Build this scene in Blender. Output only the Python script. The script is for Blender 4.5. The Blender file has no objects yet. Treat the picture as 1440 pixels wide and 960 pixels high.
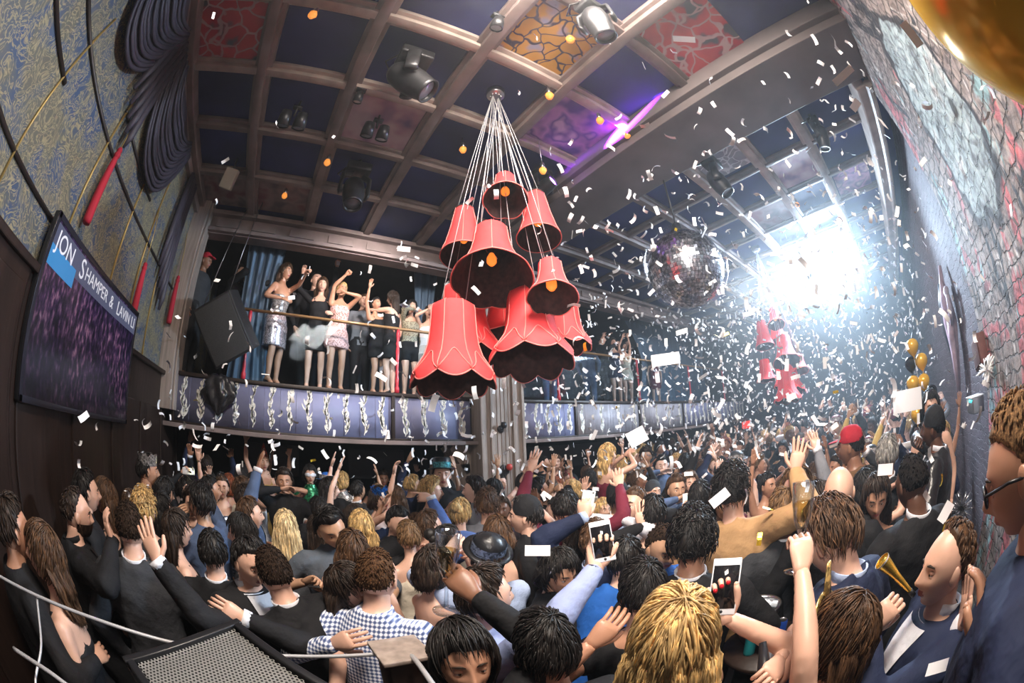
import bpy, bmesh, math, random
import numpy as np
from mathutils import Vector, Matrix, noise
random.seed(7); np.random.seed(7)
PI = math.pi
C = bpy.context.scene.collection
SC = bpy.context.scene
EYE = 2.2                       # camera height above the dance floor
# ------------------------------------------------------------------ camera
# room axes: X along the balcony and the brick wall (away to the right), Y towards the balcony, Z up
FPX = 552.54
PIT, ROL, YAW = math.radians(14.844), math.radians(2.345), math.radians(55.995)
_cp, _sp, _cr, _sr = math.cos(PIT), math.sin(PIT), math.cos(ROL), math.sin(ROL)
_up = Vector((-_sr*_cp, _cr*_cp, _sp))
_fw = (Vector((0, 0, 1)) - _sp*_up).normalized()
_rt = _up.cross(_fw)
if _rt.x < 0: _rt = -_rt
_a = YAW
_U = math.sin(_a)*_fw*0 + Vector((0, 0, 0))
def _cam2world(c):              # camera components (right, up, forward) -> room axes
    r, f, u = c.dot(_rt), c.dot(_fw), c.dot(_up)
    return Vector((r*math.sin(_a)+f*math.cos(_a), -r*math.cos(_a)+f*math.sin(_a), u))
def ray(px, py):
    dx, dy = px-720.0, py-480.0
    r = math.hypot(dx, dy)+1e-9
    th = 2*math.asin(min(1, r/2/FPX)); s = math.sin(th)/r
    return _cam2world(Vector((dx*s, -dy*s, math.cos(th))))
CAM = Vector((0, 0, EYE))
def on_x(px, py, X): d = ray(px, py); return CAM + d*(X/d.x)
def on_y(px, py, Y): d = ray(px, py); return CAM + d*(Y/d.y)
def on_z(px, py, Z): d = ray(px, py); return CAM + d*((Z-EYE)/d.z)
def at_h(px, py, h): d = ray(px, py); return CAM + d*(h/math.hypot(d.x, d.y))
def at_d(px, py, k): return CAM + ray(px, py)*k
cd = bpy.data.cameras.new('camera'); cam = bpy.data.objects.new('camera', cd); C.objects.link(cam)
cr_, cu_, cf_ = _cam2world(Vector((1, 0, 0))), _cam2world(Vector((0, 1, 0))), _cam2world(Vector((0, 0, 1)))
M = Matrix((cr_, cu_, -cf_)).transposed().to_4x4(); M.translation = CAM
cam.matrix_world = M
cd.type = 'PANO'; cd.sensor_width = 36.0; cd.sensor_fit = 'HORIZONTAL'
SC.render.engine = 'CYCLES'
cd.panorama_type = 'FISHEYE_EQUISOLID'
cd.fisheye_lens = FPX/40.0; cd.fisheye_fov = 2*PI
cd.clip_start = 0.02; cd.clip_end = 200
SC.camera = cam
# ------------------------------------------------------------------ exposure, world
SC.view_settings.view_transform = 'Standard'; SC.view_settings.look = 'None'
SC.view_settings.gamma = 1; SC.view_settings.use_curve_mapping = False
SC.view_settings.exposure = 0.0
W = bpy.data.worlds.new('night'); SC.world = W; W.use_nodes = True
W.node_tree.nodes['Background'].inputs[0].default_value = (0.10, 0.13, 0.22, 1)
W.node_tree.nodes['Background'].inputs[1].default_value = 0.05
# ------------------------------------------------------------------ lights
def aim(o, target):
    o.rotation_euler = (Vector(target)-o.location).to_track_quat('-Z', 'Y').to_euler()
def spot(name, loc, target, power, col, size=60, blend=0.6, radius=0.15):
    l = bpy.data.lights.new(name, 'SPOT'); l.energy = power; l.color = col
    l.spot_size = math.radians(size); l.spot_blend = blend; l.shadow_soft_size = radius
    o = bpy.data.objects.new(name, l); o.location = loc; C.objects.link(o); aim(o, target); return o
def area(name, loc, target, power, col, sx, sy):
    l = bpy.data.lights.new(name, 'AREA'); l.shape = 'RECTANGLE'; l.size = sx; l.size_y = sy
    l.energy = power; l.color = col
    o = bpy.data.objects.new(name, l); o.location = loc; C.objects.link(o); aim(o, target); return o
area('ceiling_wash', (.7, .2, 5.05), (2.9, 2.4, 0), 300, (1, .88, .76), 1.2, 1.0)
spot('front_light', (.3, -.7, 4.7), (2.8, 3.6, 2.7), 420, (1, .93, .88), 72, .8, .25)
spot('camera_flash', (.05, -.15, 2.62), (2.5, 1.7, 2.1), 85, (1, .94, .88), 82, .7, .06)
spot('stage_blinder', (8.6, .63, EYE+2.85), (1.5, 1.6, EYE-.2), 3000, (.60, .80, 1), 110, .5, .2)
area('far_wash', (8.5, 2.0, 5.1), (7.5, 2.5, 0), 420, (.85, .92, 1), 2.5, 2)
spot('balcony_light', (1.0, 3.6, 4.9), (1.0, 6, 3.8), 430, (1, .9, .85), 90, .8, .2)

# ------------------------------------------------------------------ materials
def nt(name):
    m = bpy.data.materials.new(name); m.use_nodes = True
    t = m.node_tree; b = t.nodes['Principled BSDF']; return m, t, b
def N(t, kind, **kw):
    n = t.nodes.new(kind)
    for k, v in kw.items():
        if k.startswith('i_'): n.inputs[k[2:].replace('_', ' ')].default_value = v
        else: setattr(n, k, v)
    return n
def ramp(t, src, stops, interp='LINEAR'):
    r = t.nodes.new('ShaderNodeValToRGB'); e = r.color_ramp; e.interpolation = interp
    while len(e.elements) < len(stops): e.elements.new(0.5)
    for el, (p, c) in zip(e.elements, stops): el.position = p; el.color = (*c, 1) if len(c) == 3 else c
    t.links.new(src, r.inputs[0]); return r
def mat(name, col, rough=0.5, metal=0, emit=None, estr=1, var=0, scale=20, bump=0, alpha=None, trans=0, ior=1.45, spec=None, stretch=None, var2=None):
    m, t, b = nt(name)
    b.inputs['Base Color'].default_value = (*col, 1); b.inputs['Roughness'].default_value = rough
    b.inputs['Metallic'].default_value = metal; b.inputs['IOR'].default_value = ior
    if spec is not None: b.inputs['Specular IOR Level'].default_value = spec
    if trans: b.inputs['Transmission Weight'].default_value = trans
    if emit: b.inputs['Emission Color'].default_value = (*emit, 1); b.inputs['Emission Strength'].default_value = estr
    if alpha is not None: b.inputs['Alpha'].default_value = alpha
    if var or bump:
        tc = N(t, 'ShaderNodeTexCoord'); mp = N(t, 'ShaderNodeMapping'); t.links.new(tc.outputs['Object'], mp.inputs[0])
        if stretch: mp.inputs['Scale'].default_value = stretch
        nz = N(t, 'ShaderNodeTexNoise'); nz.inputs['Scale'].default_value = scale; nz.inputs['Detail'].default_value = 5
        t.links.new(mp.outputs[0], nz.inputs['Vector'])
        if var:
            c2 = var2 or tuple(c*(1-var) for c in col)
            r = ramp(t, nz.outputs['Fac'], [(0.3, c2), (0.7, tuple(min(1, c*(1+var*.6)) for c in col))])
            t.links.new(r.outputs[0], b.inputs['Base Color'])
        if bump:
            bp = N(t, 'ShaderNodeBump'); bp.inputs['Strength'].default_value = bump; bp.inputs['Distance'].default_value = 0.01
            t.links.new(nz.outputs['Fac'], bp.inputs['Height']); t.links.new(bp.outputs[0], b.inputs['Normal'])
    return m
def objcol(name, rough=0.5, metal=0, var=0.25, scale=14, bump=0.3, stretch=None, spec=0.5, sheen=0, pattern=None, dist=0.01, sss=0):
    """a material whose own colour is the object's colour (cloth, hair, skin)"""
    m, t, b = nt(name)
    oi = N(t, 'ShaderNodeObjectInfo'); tc = N(t, 'ShaderNodeTexCoord'); mp = N(t, 'ShaderNodeMapping')
    t.links.new(tc.outputs['Object'], mp.inputs[0])
    if stretch: mp.inputs['Scale'].default_value = stretch
    nz = N(t, 'ShaderNodeTexNoise'); nz.inputs['Scale'].default_value = scale; nz.inputs['Detail'].default_value = 4
    t.links.new(mp.outputs[0], nz.inputs['Vector'])
    mx = N(t, 'ShaderNodeMix'); mx.data_type = 'RGBA'; mx.blend_type = 'MULTIPLY'; mx.inputs[0].default_value = 1
    t.links.new(oi.outputs['Color'], mx.inputs['A'])
    if pattern == 'check':
        wv = N(t, 'ShaderNodeTexWave'); wv.inputs['Scale'].default_value = 18; wv.bands_direction = 'X'
        w2 = N(t, 'ShaderNodeTexWave'); w2.inputs['Scale'].default_value = 18; w2.bands_direction = 'Z'
        for w in (wv, w2): t.links.new(tc.outputs['Object'], w.inputs[0]); w.inputs['Distortion'].default_value = 0.3
        ad = N(t, 'ShaderNodeMath', operation='ADD'); t.links.new(wv.outputs['Fac'], ad.inputs[0]); t.links.new(w2.outputs['Fac'], ad.inputs[1])
        hf = N(t, 'ShaderNodeMath', operation='MULTIPLY'); hf.inputs[1].default_value = 0.5; t.links.new(ad.outputs[0], hf.inputs[0])
        r = ramp(t, hf.outputs[0], [(0.0, (.03, .05, .14)), (0.42, (.16, .22, .42)), (0.7, (.9, .92, 1))])
    elif pattern == 'spots':
        vo = N(t, 'ShaderNodeTexVoronoi'); vo.inputs['Scale'].default_value = 42; t.links.new(tc.outputs['Object'], vo.inputs['Vector'])
        r = ramp(t, vo.outputs['Distance'], [(0.25, (.25, .14, .1)), (0.5, (1, 1, 1))])
    elif pattern == 'sequin':
        vo = N(t, 'ShaderNodeTexVoronoi'); vo.inputs['Scale'].default_value = 90; t.links.new(tc.outputs['Object'], vo.inputs['Vector'])
        r = ramp(t, vo.outputs['Color'], [(0.2, (.25, .25, .25)), (0.8, (1.3, 1.3, 1.3))])
    elif pattern == 'hair':
        r = ramp(t, nz.outputs['Fac'], [(0.32, (.35, .3, .27)), (0.52, (.9, .88, .85)), (0.68, (1.9, 1.75, 1.5))])
    else:
        r = ramp(t, nz.outputs['Fac'], [(0.3, (1-var,)*3), (0.7, (1+var*.5,)*3)])
    t.links.new(r.outputs[0], mx.inputs['B']); t.links.new(mx.outputs['Result'], b.inputs['Base Color'])
    b.inputs['Roughness'].default_value = rough; b.inputs['Metallic'].default_value = metal
    b.inputs['Specular IOR Level'].default_value = spec
    if sheen: b.inputs['Sheen Weight'].default_value = sheen
    if bump:
        bp = N(t, 'ShaderNodeBump'); bp.inputs['Strength'].default_value = bump; bp.inputs['Distance'].default_value = dist
        t.links.new(nz.outputs['Fac'], bp.inputs['Height']); t.links.new(bp.outputs[0], b.inputs['Normal'])
    return m
MT = {}
MT['skin'] = objcol('skin', rough=0.42, var=0.12, scale=9, bump=0.05, spec=0.5)
MT['cloth'] = objcol('cloth', rough=0.8, var=0.2, scale=7, bump=0.9, dist=0.03, spec=0.25)
MT['satin'] = objcol('satin', rough=0.35, var=0.2, scale=9, bump=0.6, dist=0.02)
MT['leather'] = objcol('leather', rough=0.3, var=0.2, scale=10, bump=0.8, dist=0.02)
MT['hair'] = objcol('hair', rough=0.5, pattern='hair', scale=70, stretch=(1, 1, 0.12), bump=0.9, dist=0.004, spec=.35)
MT['check'] = objcol('checked_cloth', rough=0.8, pattern='check', bump=0.5)
MT['spots'] = objcol('spotted_cloth', rough=0.6, pattern='spots', bump=0.3)
MT['sequin'] = objcol('sequin_cloth', rough=0.25, metal=0.6, pattern='sequin', bump=0.4)
MT['stubble'] = objcol('stubble_hair', rough=0.85, pattern='hair', scale=160, bump=.6, dist=.003, spec=.15)
MT['lips'] = mat('lips', (.36, .11, .095), 0.35)
MT['eye'] = mat('eye_white', (.8, .78, .75), 0.2)
MT['iris'] = mat('iris', (.03, .015, .01), 0.1)
MT['brow'] = mat('brow', (.03, .018, .012), 0.7)
MT['nail'] = mat('red_nail', (.5, .01, .02), 0.2)
MT['black'] = mat('black_plastic', (.012, .012, .014), 0.35)
MT['blackmetal'] = mat('black_metal', (.05, .05, .055), 0.4, 0.6, var=.4, scale=8)
MT['steel'] = mat('steel', (.45, .45, .47), 0.3, 1)
MT['gold'] = mat('gold_foil', (.75, .5, .08), 0.25, 0.8)
def m_thin(name, tint, ior=1.4):
    m, t, b = nt(name); out = t.nodes['Material Output']; tr = N(t, 'ShaderNodeBsdfTransparent'); tr.inputs[0].default_value = (*tint, 1)
    gl = N(t, 'ShaderNodeBsdfGlossy'); gl.inputs['Roughness'].default_value = .05; lw = N(t, 'ShaderNodeLayerWeight'); lw.inputs[0].default_value = .25; fr = N(t, 'ShaderNodeMath', operation='MULTIPLY'); fr.inputs[1].default_value = ior-1; t.links.new(lw.outputs['Facing'], fr.inputs[0])
    mx = N(t, 'ShaderNodeMixShader'); t.links.new(fr.outputs[0], mx.inputs[0]); t.links.new(tr.outputs[0], mx.inputs[1]); t.links.new(gl.outputs[0], mx.inputs[2]); t.links.new(mx.outputs[0], out.inputs['Surface']); return m
MT['glass'] = m_thin('clear_glass', (.90, .93, .95), 2.0)
MT['champagne'] = m_thin('champagne', (.95, .82, .5), 1.35)
MT['white'] = mat('white_paper', (.82, .82, .86), 0.6)
# ------------------------------------------------------------------ mesh helpers
class MB:
    def __init__(s): s.v = []; s.f = []; s.m = []
    def add(s, v, f, mi=0):
        o = len(s.v); s.v += [tuple(p) for p in v]; s.f += [tuple(i+o for i in q) for q in f]; s.m += [mi]*len(f)
    def box(s, c, size, rot=None, mi=0, bev=0):
        x, y, z = [k/2 for k in size]; R = rot or Matrix.Identity(3); c = Vector(c)
        if bev:
            b = min(bev, x*.9, y*.9, z*.9)
            bm = bmesh.new(); bmesh.ops.create_cube(bm, size=1)
            for v in bm.verts: v.co = Vector((v.co.x*2*x, v.co.y*2*y, v.co.z*2*z))
            bmesh.ops.bevel(bm, geom=list(bm.edges), offset=b, segments=2, affect='EDGES', profile=.6)
            s.add([c+R@v.co for v in bm.verts], [[v.index for v in f.verts] for f in bm.faces], mi); bm.free(); return
        vs = [c+R@Vector((sx*x, sy*y, sz*z)) for sz in (-1, 1) for sx, sy in ((-1, -1), (1, -1), (1, 1), (-1, 1))]
        s.add(vs, [(3, 2, 1, 0), (4, 5, 6, 7), (0, 1, 5, 4), (1, 2, 6, 5), (2, 3, 7, 6), (3, 0, 4, 7)], mi)
    def tube(s, pts, rads, side=None, n=12, mi=0, cap=True, smooth=0):
        """sweep ellipses; rads = list of r or (a along side, b across)"""
        P = [Vector(p) for p in pts]; k = len(P)
        Rr = [(r, r) if isinstance(r, (int, float)) else r for r in rads]
        if len(Rr) == 1: Rr = Rr*k
        vs = []; sd = Vector(side) if side is not None else None; rings = []
        for i in range(k):
            t = (P[min(i+1, k-1)]-P[max(i-1, 0)]).normalized()
            if sd is None or sd.cross(t).length < 1e-3: sd = t.orthogonal()
            a = (sd-t*sd.dot(t)).normalized(); b = t.cross(a); sd = a
            rings.append([P[i]+a*(math.cos(2*PI*j/n)*Rr[i][0])+b*(math.sin(2*PI*j/n)*Rr[i][1]) for j in range(n)])
        for r in rings: vs += r
        fs = [(i*n+j, i*n+(j+1) % n, (i+1)*n+(j+1) % n, (i+1)*n+j) for i in range(k-1) for j in range(n)]
        if cap:
            vs += [P[0], P[-1]]; c0, c1 = k*n, k*n+1
            fs += [(c0, (j+1) % n, j) for j in range(n)] + [(c1, (k-1)*n+j, (k-1)*n+(j+1) % n) for j in range(n)]
        s.add(vs, fs, mi)
    def lathe(s, prof, c=(0, 0, 0), n=24, R=None, mi=0, fn=None):
        """prof = [(r, z)...]; fn(angle, i) multiplies radius or returns (mult, dz)"""
        R = R or Matrix.Identity(3); c = Vector(c); vs = []
        for i, (r, z) in enumerate(prof):
            for j in range(n):
                a = 2*PI*j/n; mu, dz = (fn(a, i) if fn else (1, 0))
                vs.append(c+R@Vector((math.cos(a)*r*mu, math.sin(a)*r*mu, z+dz)))
        k = len(prof)
        s.add(vs, [(i*n+j, i*n+(j+1) % n, (i+1)*n+(j+1) % n, (i+1)*n+j) for i in range(k-1) for j in range(n)], mi)
    def ball(s, c, r, n=12, m=8, R=None, mi=0):
        r = (r, r, r) if isinstance(r, (int, float)) else r; R = R or Matrix.Identity(3); c = Vector(c)
        vs = [c+R@Vector((0, 0, -r[2]))]
        for i in range(1, m):
            e = -PI/2+PI*i/m
            vs += [c+R@Vector((r[0]*math.cos(e)*math.cos(2*PI*j/n), r[1]*math.cos(e)*math.sin(2*PI*j/n), r[2]*math.sin(e))) for j in range(n)]
        vs.append(c+R@Vector((0, 0, r[2])))
        fs = [(0, 1+(j+1) % n, 1+j) for j in range(n)]
        fs += [(1+i*n+j, 1+i*n+(j+1) % n, 1+(i+1)*n+(j+1) % n, 1+(i+1)*n+j) for i in range(m-2) for j in range(n)]
        L = len(vs)-1; fs += [(L, 1+(m-2)*n+j, 1+(m-2)*n+(j+1) % n) for j in range(n)]
        s.add(vs, fs, mi)
    def xf(s, Mx):
        s.v = [tuple(Mx@Vector(p)) for p in s.v]; return s
    def join(s, o):
        s.add(o.v, o.f, 0)
        s.m[-len(o.f):] = o.m if o.f else []
        return s
    def mesh(s, name, mats, smooth=True):
        me = bpy.data.meshes.new(name); me.from_pydata(s.v, [], s.f)
        for m in (mats if isinstance(mats, (list, tuple)) else [mats]): me.materials.append(m)
        if any(s.m): me.polygons.foreach_set('material_index', s.m)
        me.polygons.foreach_set('use_smooth', [smooth]*len(s.f)); me.update(); return me
    def build(s, name, mats, parent=None, smooth=True, loc=None):
        if not s.f: return None
        o = bpy.data.objects.new(name, s.mesh(name, mats, smooth)); C.objects.link(o)
        if loc is not None: o.location = loc
        if parent: o.parent = parent
        return o
WSC = bpy.data.scenes.new('work')      # an empty side scene for evaluating modifiers; removed at the end
def fuse(mb, name, mats, voxel=0.018, iters=3, factor=0.5):
    """voxel-fuse overlapping closed shapes into one continuous skin"""
    me = mb.mesh(name, mats); o = bpy.data.objects.new(name, me); WSC.collection.objects.link(o)
    md = o.modifiers.new('r', 'REMESH'); md.mode = 'VOXEL'; md.voxel_size = voxel; md.use_smooth_shade = True
    if iters:
        sm = o.modifiers.new('s', 'SMOOTH'); sm.iterations = iters; sm.factor = factor
    with bpy.context.temp_override(scene=WSC, view_layer=WSC.view_layers[0]):
        dg = bpy.context.evaluated_depsgraph_get(); dg.update()
    ev = bpy.data.meshes.new_from_object(o.evaluated_get(dg)); ev.name = name
    bpy.data.objects.remove(o); bpy.data.meshes.remove(me)
    ev.materials.clear()
    for m in (mats if isinstance(mats, (list, tuple)) else [mats]): ev.materials.append(m)
    return ev
def from_mesh(me):
    mb = MB(); mb.v = [tuple(v.co) for v in me.vertices]; mb.f = [tuple(p.vertices) for p in me.polygons]; mb.m = [0]*len(mb.f); return mb
def thing(name, label, cat, loc=(0, 0, 0), rz=0, group=None):
    o = bpy.data.objects.new(name, None); C.objects.link(o); o.location = loc; o.rotation_euler = (0, 0, rz)
    o['label'] = label; o['category'] = cat
    if group: o['group'] = group
    o.empty_display_size = .1
    return o
def tag(o, label, cat, group=None, kind=None):
    o['label'] = label; o['category'] = cat
    if group: o['group'] = group
    if kind: o['kind'] = kind
    return o
def struct(name, mb, m, smooth=False):
    o = mb.build(name, m, smooth=smooth); o['kind'] = 'structure'; return o
def rotz(a): return Matrix.Rotation(a, 3, 'Z')
def frame(zdir, ydir=(0, 0, 1)):
    z = Vector(zdir).normalized(); y = Vector(ydir)
    if y.cross(z).length < 1e-3: y = Vector((0, 1, 0))
    x = y.cross(z).normalized(); y = z.cross(x); return Matrix((x, y, z)).transposed()
# ================================================================== the room
ZC = EYE+3.15                   # ceiling
CELL = 3.15*0.2755
XL, YB, YS, XF = -1.87, 5.3, -1.2, 13.2
# --- materials of the room
def m_wallpaper():
    m, t, b = nt('blue_and_gold_wallpaper')
    tc = N(t, 'ShaderNodeTexCoord')
    n1 = N(t, 'ShaderNodeTexNoise'); n1.inputs['Scale'].default_value = 3.5; n1.inputs['Detail'].default_value = 3; n1.inputs['Distortion'].default_value = 0.8
    n2 = N(t, 'ShaderNodeTexNoise'); n2.inputs['Scale'].default_value = 6.5; n2.inputs['Detail'].default_value = 3.5; n2.inputs['Distortion'].default_value = 2.6
    for n in (n1, n2): t.links.new(tc.outputs['Object'], n.inputs['Vector'])
    base = ramp(t, n1.outputs['Fac'], [(0.42, (.11, .107, .085)), (0.5, (.075, .09, .11)), (0.6, (.04, .07, .14))])
    ms = ramp(t, n2.outputs['Fac'], [(0.40, (0, 0, 0)), (0.44, (1, 1, 1)), (0.47, (0, 0, 0)), (0.52, (0, 0, 0)), (0.55, (1, 1, 1)), (0.60, (0, 0, 0))])
    mx = N(t, 'ShaderNodeMix'); mx.data_type = 'RGBA'; t.links.new(ms.outputs[0], mx.inputs[0])
    t.links.new(base.outputs[0], mx.inputs['A']); mx.inputs['B'].default_value = (.31, .265, .15, 1)
    t.links.new(mx.outputs['Result'], b.inputs['Base Color']); b.inputs['Roughness'].default_value = 0.6
    return m
def m_brick(name, c1, c2, cm, scale=1, paint=True, sw=False):
    m, t, b = nt(name)
    tc = N(t, 'ShaderNodeTexCoord'); sp = N(t, 'ShaderNodeSeparateXYZ'); t.links.new(tc.outputs['Object'], sp.inputs[0])
    cb = N(t, 'ShaderNodeCombineXYZ'); t.links.new(sp.outputs['X'], cb.inputs[0]); t.links.new(sp.outputs['Z'], cb.inputs[1])
    nz = N(t, 'ShaderNodeTexNoise'); nz.inputs['Scale'].default_value = 7; nz.inputs['Detail'].default_value = 4; t.links.new(cb.outputs[0], nz.inputs['Vector'])
    ad = N(t, 'ShaderNodeMix'); ad.data_type = 'VECTOR'; ad.inputs[0].default_value = 0.11
    t.links.new(cb.outputs[0], ad.inputs['A']); t.links.new(nz.outputs['Color'], ad.inputs['B'])
    br = N(t, 'ShaderNodeTexBrick'); br.inputs['Scale'].default_value = 1; br.inputs['Brick Width'].default_value = .26*scale; br.inputs['Row Height'].default_value = .085*scale
    br.inputs['Mortar Size'].default_value = .007; br.inputs['Mortar Smooth'].default_value = .6
    br.inputs['Color1'].default_value = (*c1, 1); br.inputs['Color2'].default_value = (*c2, 1); br.inputs['Mortar'].default_value = (*cm, 1)
    t.links.new(ad.outputs['Result'], br.inputs['Vector'])
    col = br.outputs['Color']
    if paint:
        # worn paint: a cyan band, pink and red splashes, black swirls
        for (ox, sc, lo, hi, c, det) in ((3.1, 1.7, .55, .60, (.42, .12, .13), 6), (8.7, 2.1, .60, .64, (.24, .38, .40), 4), (5.2, 3.3, .60, .63, (.03, .03, .035), 5), (1.7, 3.6, .60, .66, (.55, .52, .5), 6)):
            mp = N(t, 'ShaderNodeMapping'); mp.inputs['Location'].default_value = (ox, ox*.7, 0); mp.inputs['Scale'].default_value = (1, .45, 1)
            t.links.new(cb.outputs[0], mp.inputs[0])
            n = N(t, 'ShaderNodeTexNoise'); n.inputs['Scale'].default_value = sc; n.inputs['Detail'].default_value = det; n.inputs['Distortion'].default_value = 1.6
            t.links.new(mp.outputs[0], n.inputs['Vector'])
            r = ramp(t, n.outputs['Fac'], [(lo, (0, 0, 0)), (hi, (1, 1, 1))])
            mf = N(t, 'ShaderNodeMath', operation='MULTIPLY'); t.links.new(r.outputs[0], mf.inputs[0]); t.links.new(br.outputs['Fac'], mf.inputs[1])
            iv = N(t, 'ShaderNodeMath', operation='SUBTRACT'); t.links.new(r.outputs[0], iv.inputs[0]); t.links.new(mf.outputs[0], iv.inputs[1])
            mx = N(t, 'ShaderNodeMix'); mx.data_type = 'RGBA'; t.links.new(iv.outputs[0], mx.inputs[0]); t.links.new(col, mx.inputs['A'])
            mx.inputs['B'].default_value = (*c, 1); col = mx.outputs['Result']
    if paint:
        # one big pale-cyan painted shape with a black outline and dark blots inside
        mp = N(t, 'ShaderNodeMapping'); mp.vector_type = 'POINT'; mp.inputs['Location'].default_value = (-2.45/.62, -(EYE+1.45)/.85, 0); mp.inputs['Scale'].default_value = (1/.62, 1/.85, 1); t.links.new(cb.outputs[0], mp.inputs[0])
        ln = N(t, 'ShaderNodeVectorMath', operation='LENGTH'); t.links.new(mp.outputs[0], ln.inputs[0])
        nn = N(t, 'ShaderNodeTexNoise'); nn.inputs['Scale'].default_value = 2.2; nn.inputs['Detail'].default_value = 3; t.links.new(cb.outputs[0], nn.inputs['Vector'])
        sm = N(t, 'ShaderNodeMath', operation='MULTIPLY_ADD'); sm.inputs[1].default_value = .7; t.links.new(nn.outputs['Fac'], sm.inputs[0]); t.links.new(ln.outputs['Value'], sm.inputs[2])
        r1 = ramp(t, sm.outputs[0], [(.0, (1, 1, 1)), (.98, (1, 1, 1)), (1.0, (0, 0, 0))])
        sm2 = N(t, 'ShaderNodeMath', operation='MULTIPLY'); sm2.inputs[1].default_value = .72; t.links.new(sm.outputs[0], sm2.inputs[0])
        r1 = ramp(t, sm2.outputs[0], [(.0, (1, 1, 1)), (.90, (1, 1, 1)), (.93, (0, 0, 0))]); r2 = ramp(t, sm2.outputs[0], [(.86, (0, 0, 0)), (.89, (1, 1, 1)), (.93, (1, 1, 1)), (.96, (0, 0, 0))])
        n4 = N(t, 'ShaderNodeTexNoise'); n4.inputs['Scale'].default_value = 3.4; n4.inputs['Detail'].default_value = 2; t.links.new(cb.outputs[0], n4.inputs['Vector'])
        cy = ramp(t, n4.outputs['Fac'], [(.33, (.05, .06, .065)), (.38, (.26, .32, .34)), (.6, (.34, .42, .44)), (.7, (.42, .42, .42))])
        mx = N(t, 'ShaderNodeMix'); mx.data_type = 'RGBA'; t.links.new(r1.outputs[0], mx.inputs[0]); t.links.new(col, mx.inputs['A']); t.links.new(cy.outputs[0], mx.inputs['B'])
        m2 = N(t, 'ShaderNodeMix'); m2.data_type = 'RGBA'; t.links.new(r2.outputs[0], m2.inputs[0]); t.links.new(mx.outputs['Result'], m2.inputs['A']); m2.inputs['B'].default_value = (.035, .032, .035, 1)
        # aged blotches over everything
        n5 = N(t, 'ShaderNodeTexNoise'); n5.inputs['Scale'].default_value = 9; n5.inputs['Detail'].default_value = 6; n5.inputs['Distortion'].default_value = 1.5; t.links.new(cb.outputs[0], n5.inputs['Vector'])
        g5 = ramp(t, n5.outputs['Fac'], [(.36, (.45, .42, .42)), (.5, (1, 1, 1)), (.62, (1.35, 1.32, 1.28))])
        m3 = N(t, 'ShaderNodeMix'); m3.data_type = 'RGBA'; m3.blend_type = 'MULTIPLY'; m3.inputs[0].default_value = 1; t.links.new(m2.outputs['Result'], m3.inputs['A']); t.links.new(g5.outputs[0], m3.inputs['B'])
        col = m3.outputs['Result']
    t.links.new(col, b.inputs['Base Color']); b.inputs['Roughness'].default_value = .75
    bp = N(t, 'ShaderNodeBump'); bp.inputs['Strength'].default_value = 1; bp.inputs['Distance'].default_value = .02; bp.invert = True
    t.links.new(br.outputs['Fac'], bp.inputs['Height'])
    b2 = N(t, 'ShaderNodeBump'); b2.inputs['Strength'].default_value = .8; b2.inputs['Distance'].default_value = .02
    n3 = N(t, 'ShaderNodeTexNoise'); n3.inputs['Scale'].default_value = 14; n3.inputs['Detail'].default_value = 6; t.links.new(cb.outputs[0], n3.inputs['Vector'])
    t.links.new(n3.outputs['Fac'], b2.inputs['Height']); t.links.new(bp.outputs[0], b2.inputs['Normal']); t.links.new(b2.outputs[0], b.inputs['Normal'])
    return m
R = {}
R['paper'] = m_wallpaper()
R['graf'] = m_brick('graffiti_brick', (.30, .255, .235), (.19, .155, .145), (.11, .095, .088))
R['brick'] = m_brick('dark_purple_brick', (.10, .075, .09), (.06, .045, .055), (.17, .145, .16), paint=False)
R['navy'] = mat('navy_ceiling_paint', (.018, .025, .14), .75, var=.5, scale=1.2, bump=.1)
R['beam'] = mat('taupe_beam', (.22, .17, .16), .55, var=.35, scale=3, bump=.2, stretch=(1, 1, 1))
R['beamlight'] = mat('pale_beam_moulding', (.42, .35, .31), .5, var=.3, scale=4)
R['soffit'] = mat('taupe_soffit', (.15, .125, .125), .6, var=.25, scale=2, bump=.15)
R['wood'] = mat('grey_limed_wood', (.33, .27, .235), .6, var=.35, scale=5, bump=.3, stretch=(6, 6, .35))
R['dwood'] = mat('dark_brown_wood', (.022, .012, .009), .45, var=.4, scale=4, bump=.2, stretch=(5, 5, .5))
R['rail'] = mat('golden_brown_rail', (.35, .21, .10), .3, .3, var=.2, scale=6)
R['redpost'] = mat('red_lacquered_post', (.45, .03, .05), .25)
R['floor'] = mat('dark_floor', (.04, .035, .035), .4, var=.4, scale=3, bump=.1)
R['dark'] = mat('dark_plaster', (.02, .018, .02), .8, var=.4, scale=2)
R['far'] = mat('blue_black_plaster', (.025, .035, .06), .8, var=.4, scale=1)
R['panel'] = mat('lavender_blue_panel', (.20, .21, .34), .5, var=.2, scale=3, bump=.1)
R['greyp'] = mat('pale_grey_panel', (.36, .36, .42), .55, var=.25, scale=5, bump=.2, stretch=(4, 4, .4))
R['leaf'] = mat('cream_flower_paint', (.85, .83, .76), .6)
R['curt'] = mat('dark_purple_drape', (.045, .038, .055), .55, var=.3, scale=5)
R['bcurt'] = mat('steel_blue_drape', (.10, .16, .24), .6, var=.3, scale=4, stretch=(3, 3, .3))
R['bglass'] = None
# --- floor, ceilings, walls
f = MB(); f.box((5.6, 3.5, -.1), (15.4, 10.4, .2)); struct('floor', f, R['floor'])
c = MB(); c.box((5.6, 2.1, ZC+.1), (15.4, 7.2, .2)); struct('ceiling', c, R['navy'])
w = MB(); w.box((XL-.1, 3.5, 2.75), (.2, 10.4, 5.5)); struct('wall_left', w, R['paper'])
w = MB(); w.box((XF+.1, 3.5, 2.75), (.2, 10.4, 5.5)); struct('wall_far', w, R['far'])
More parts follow.
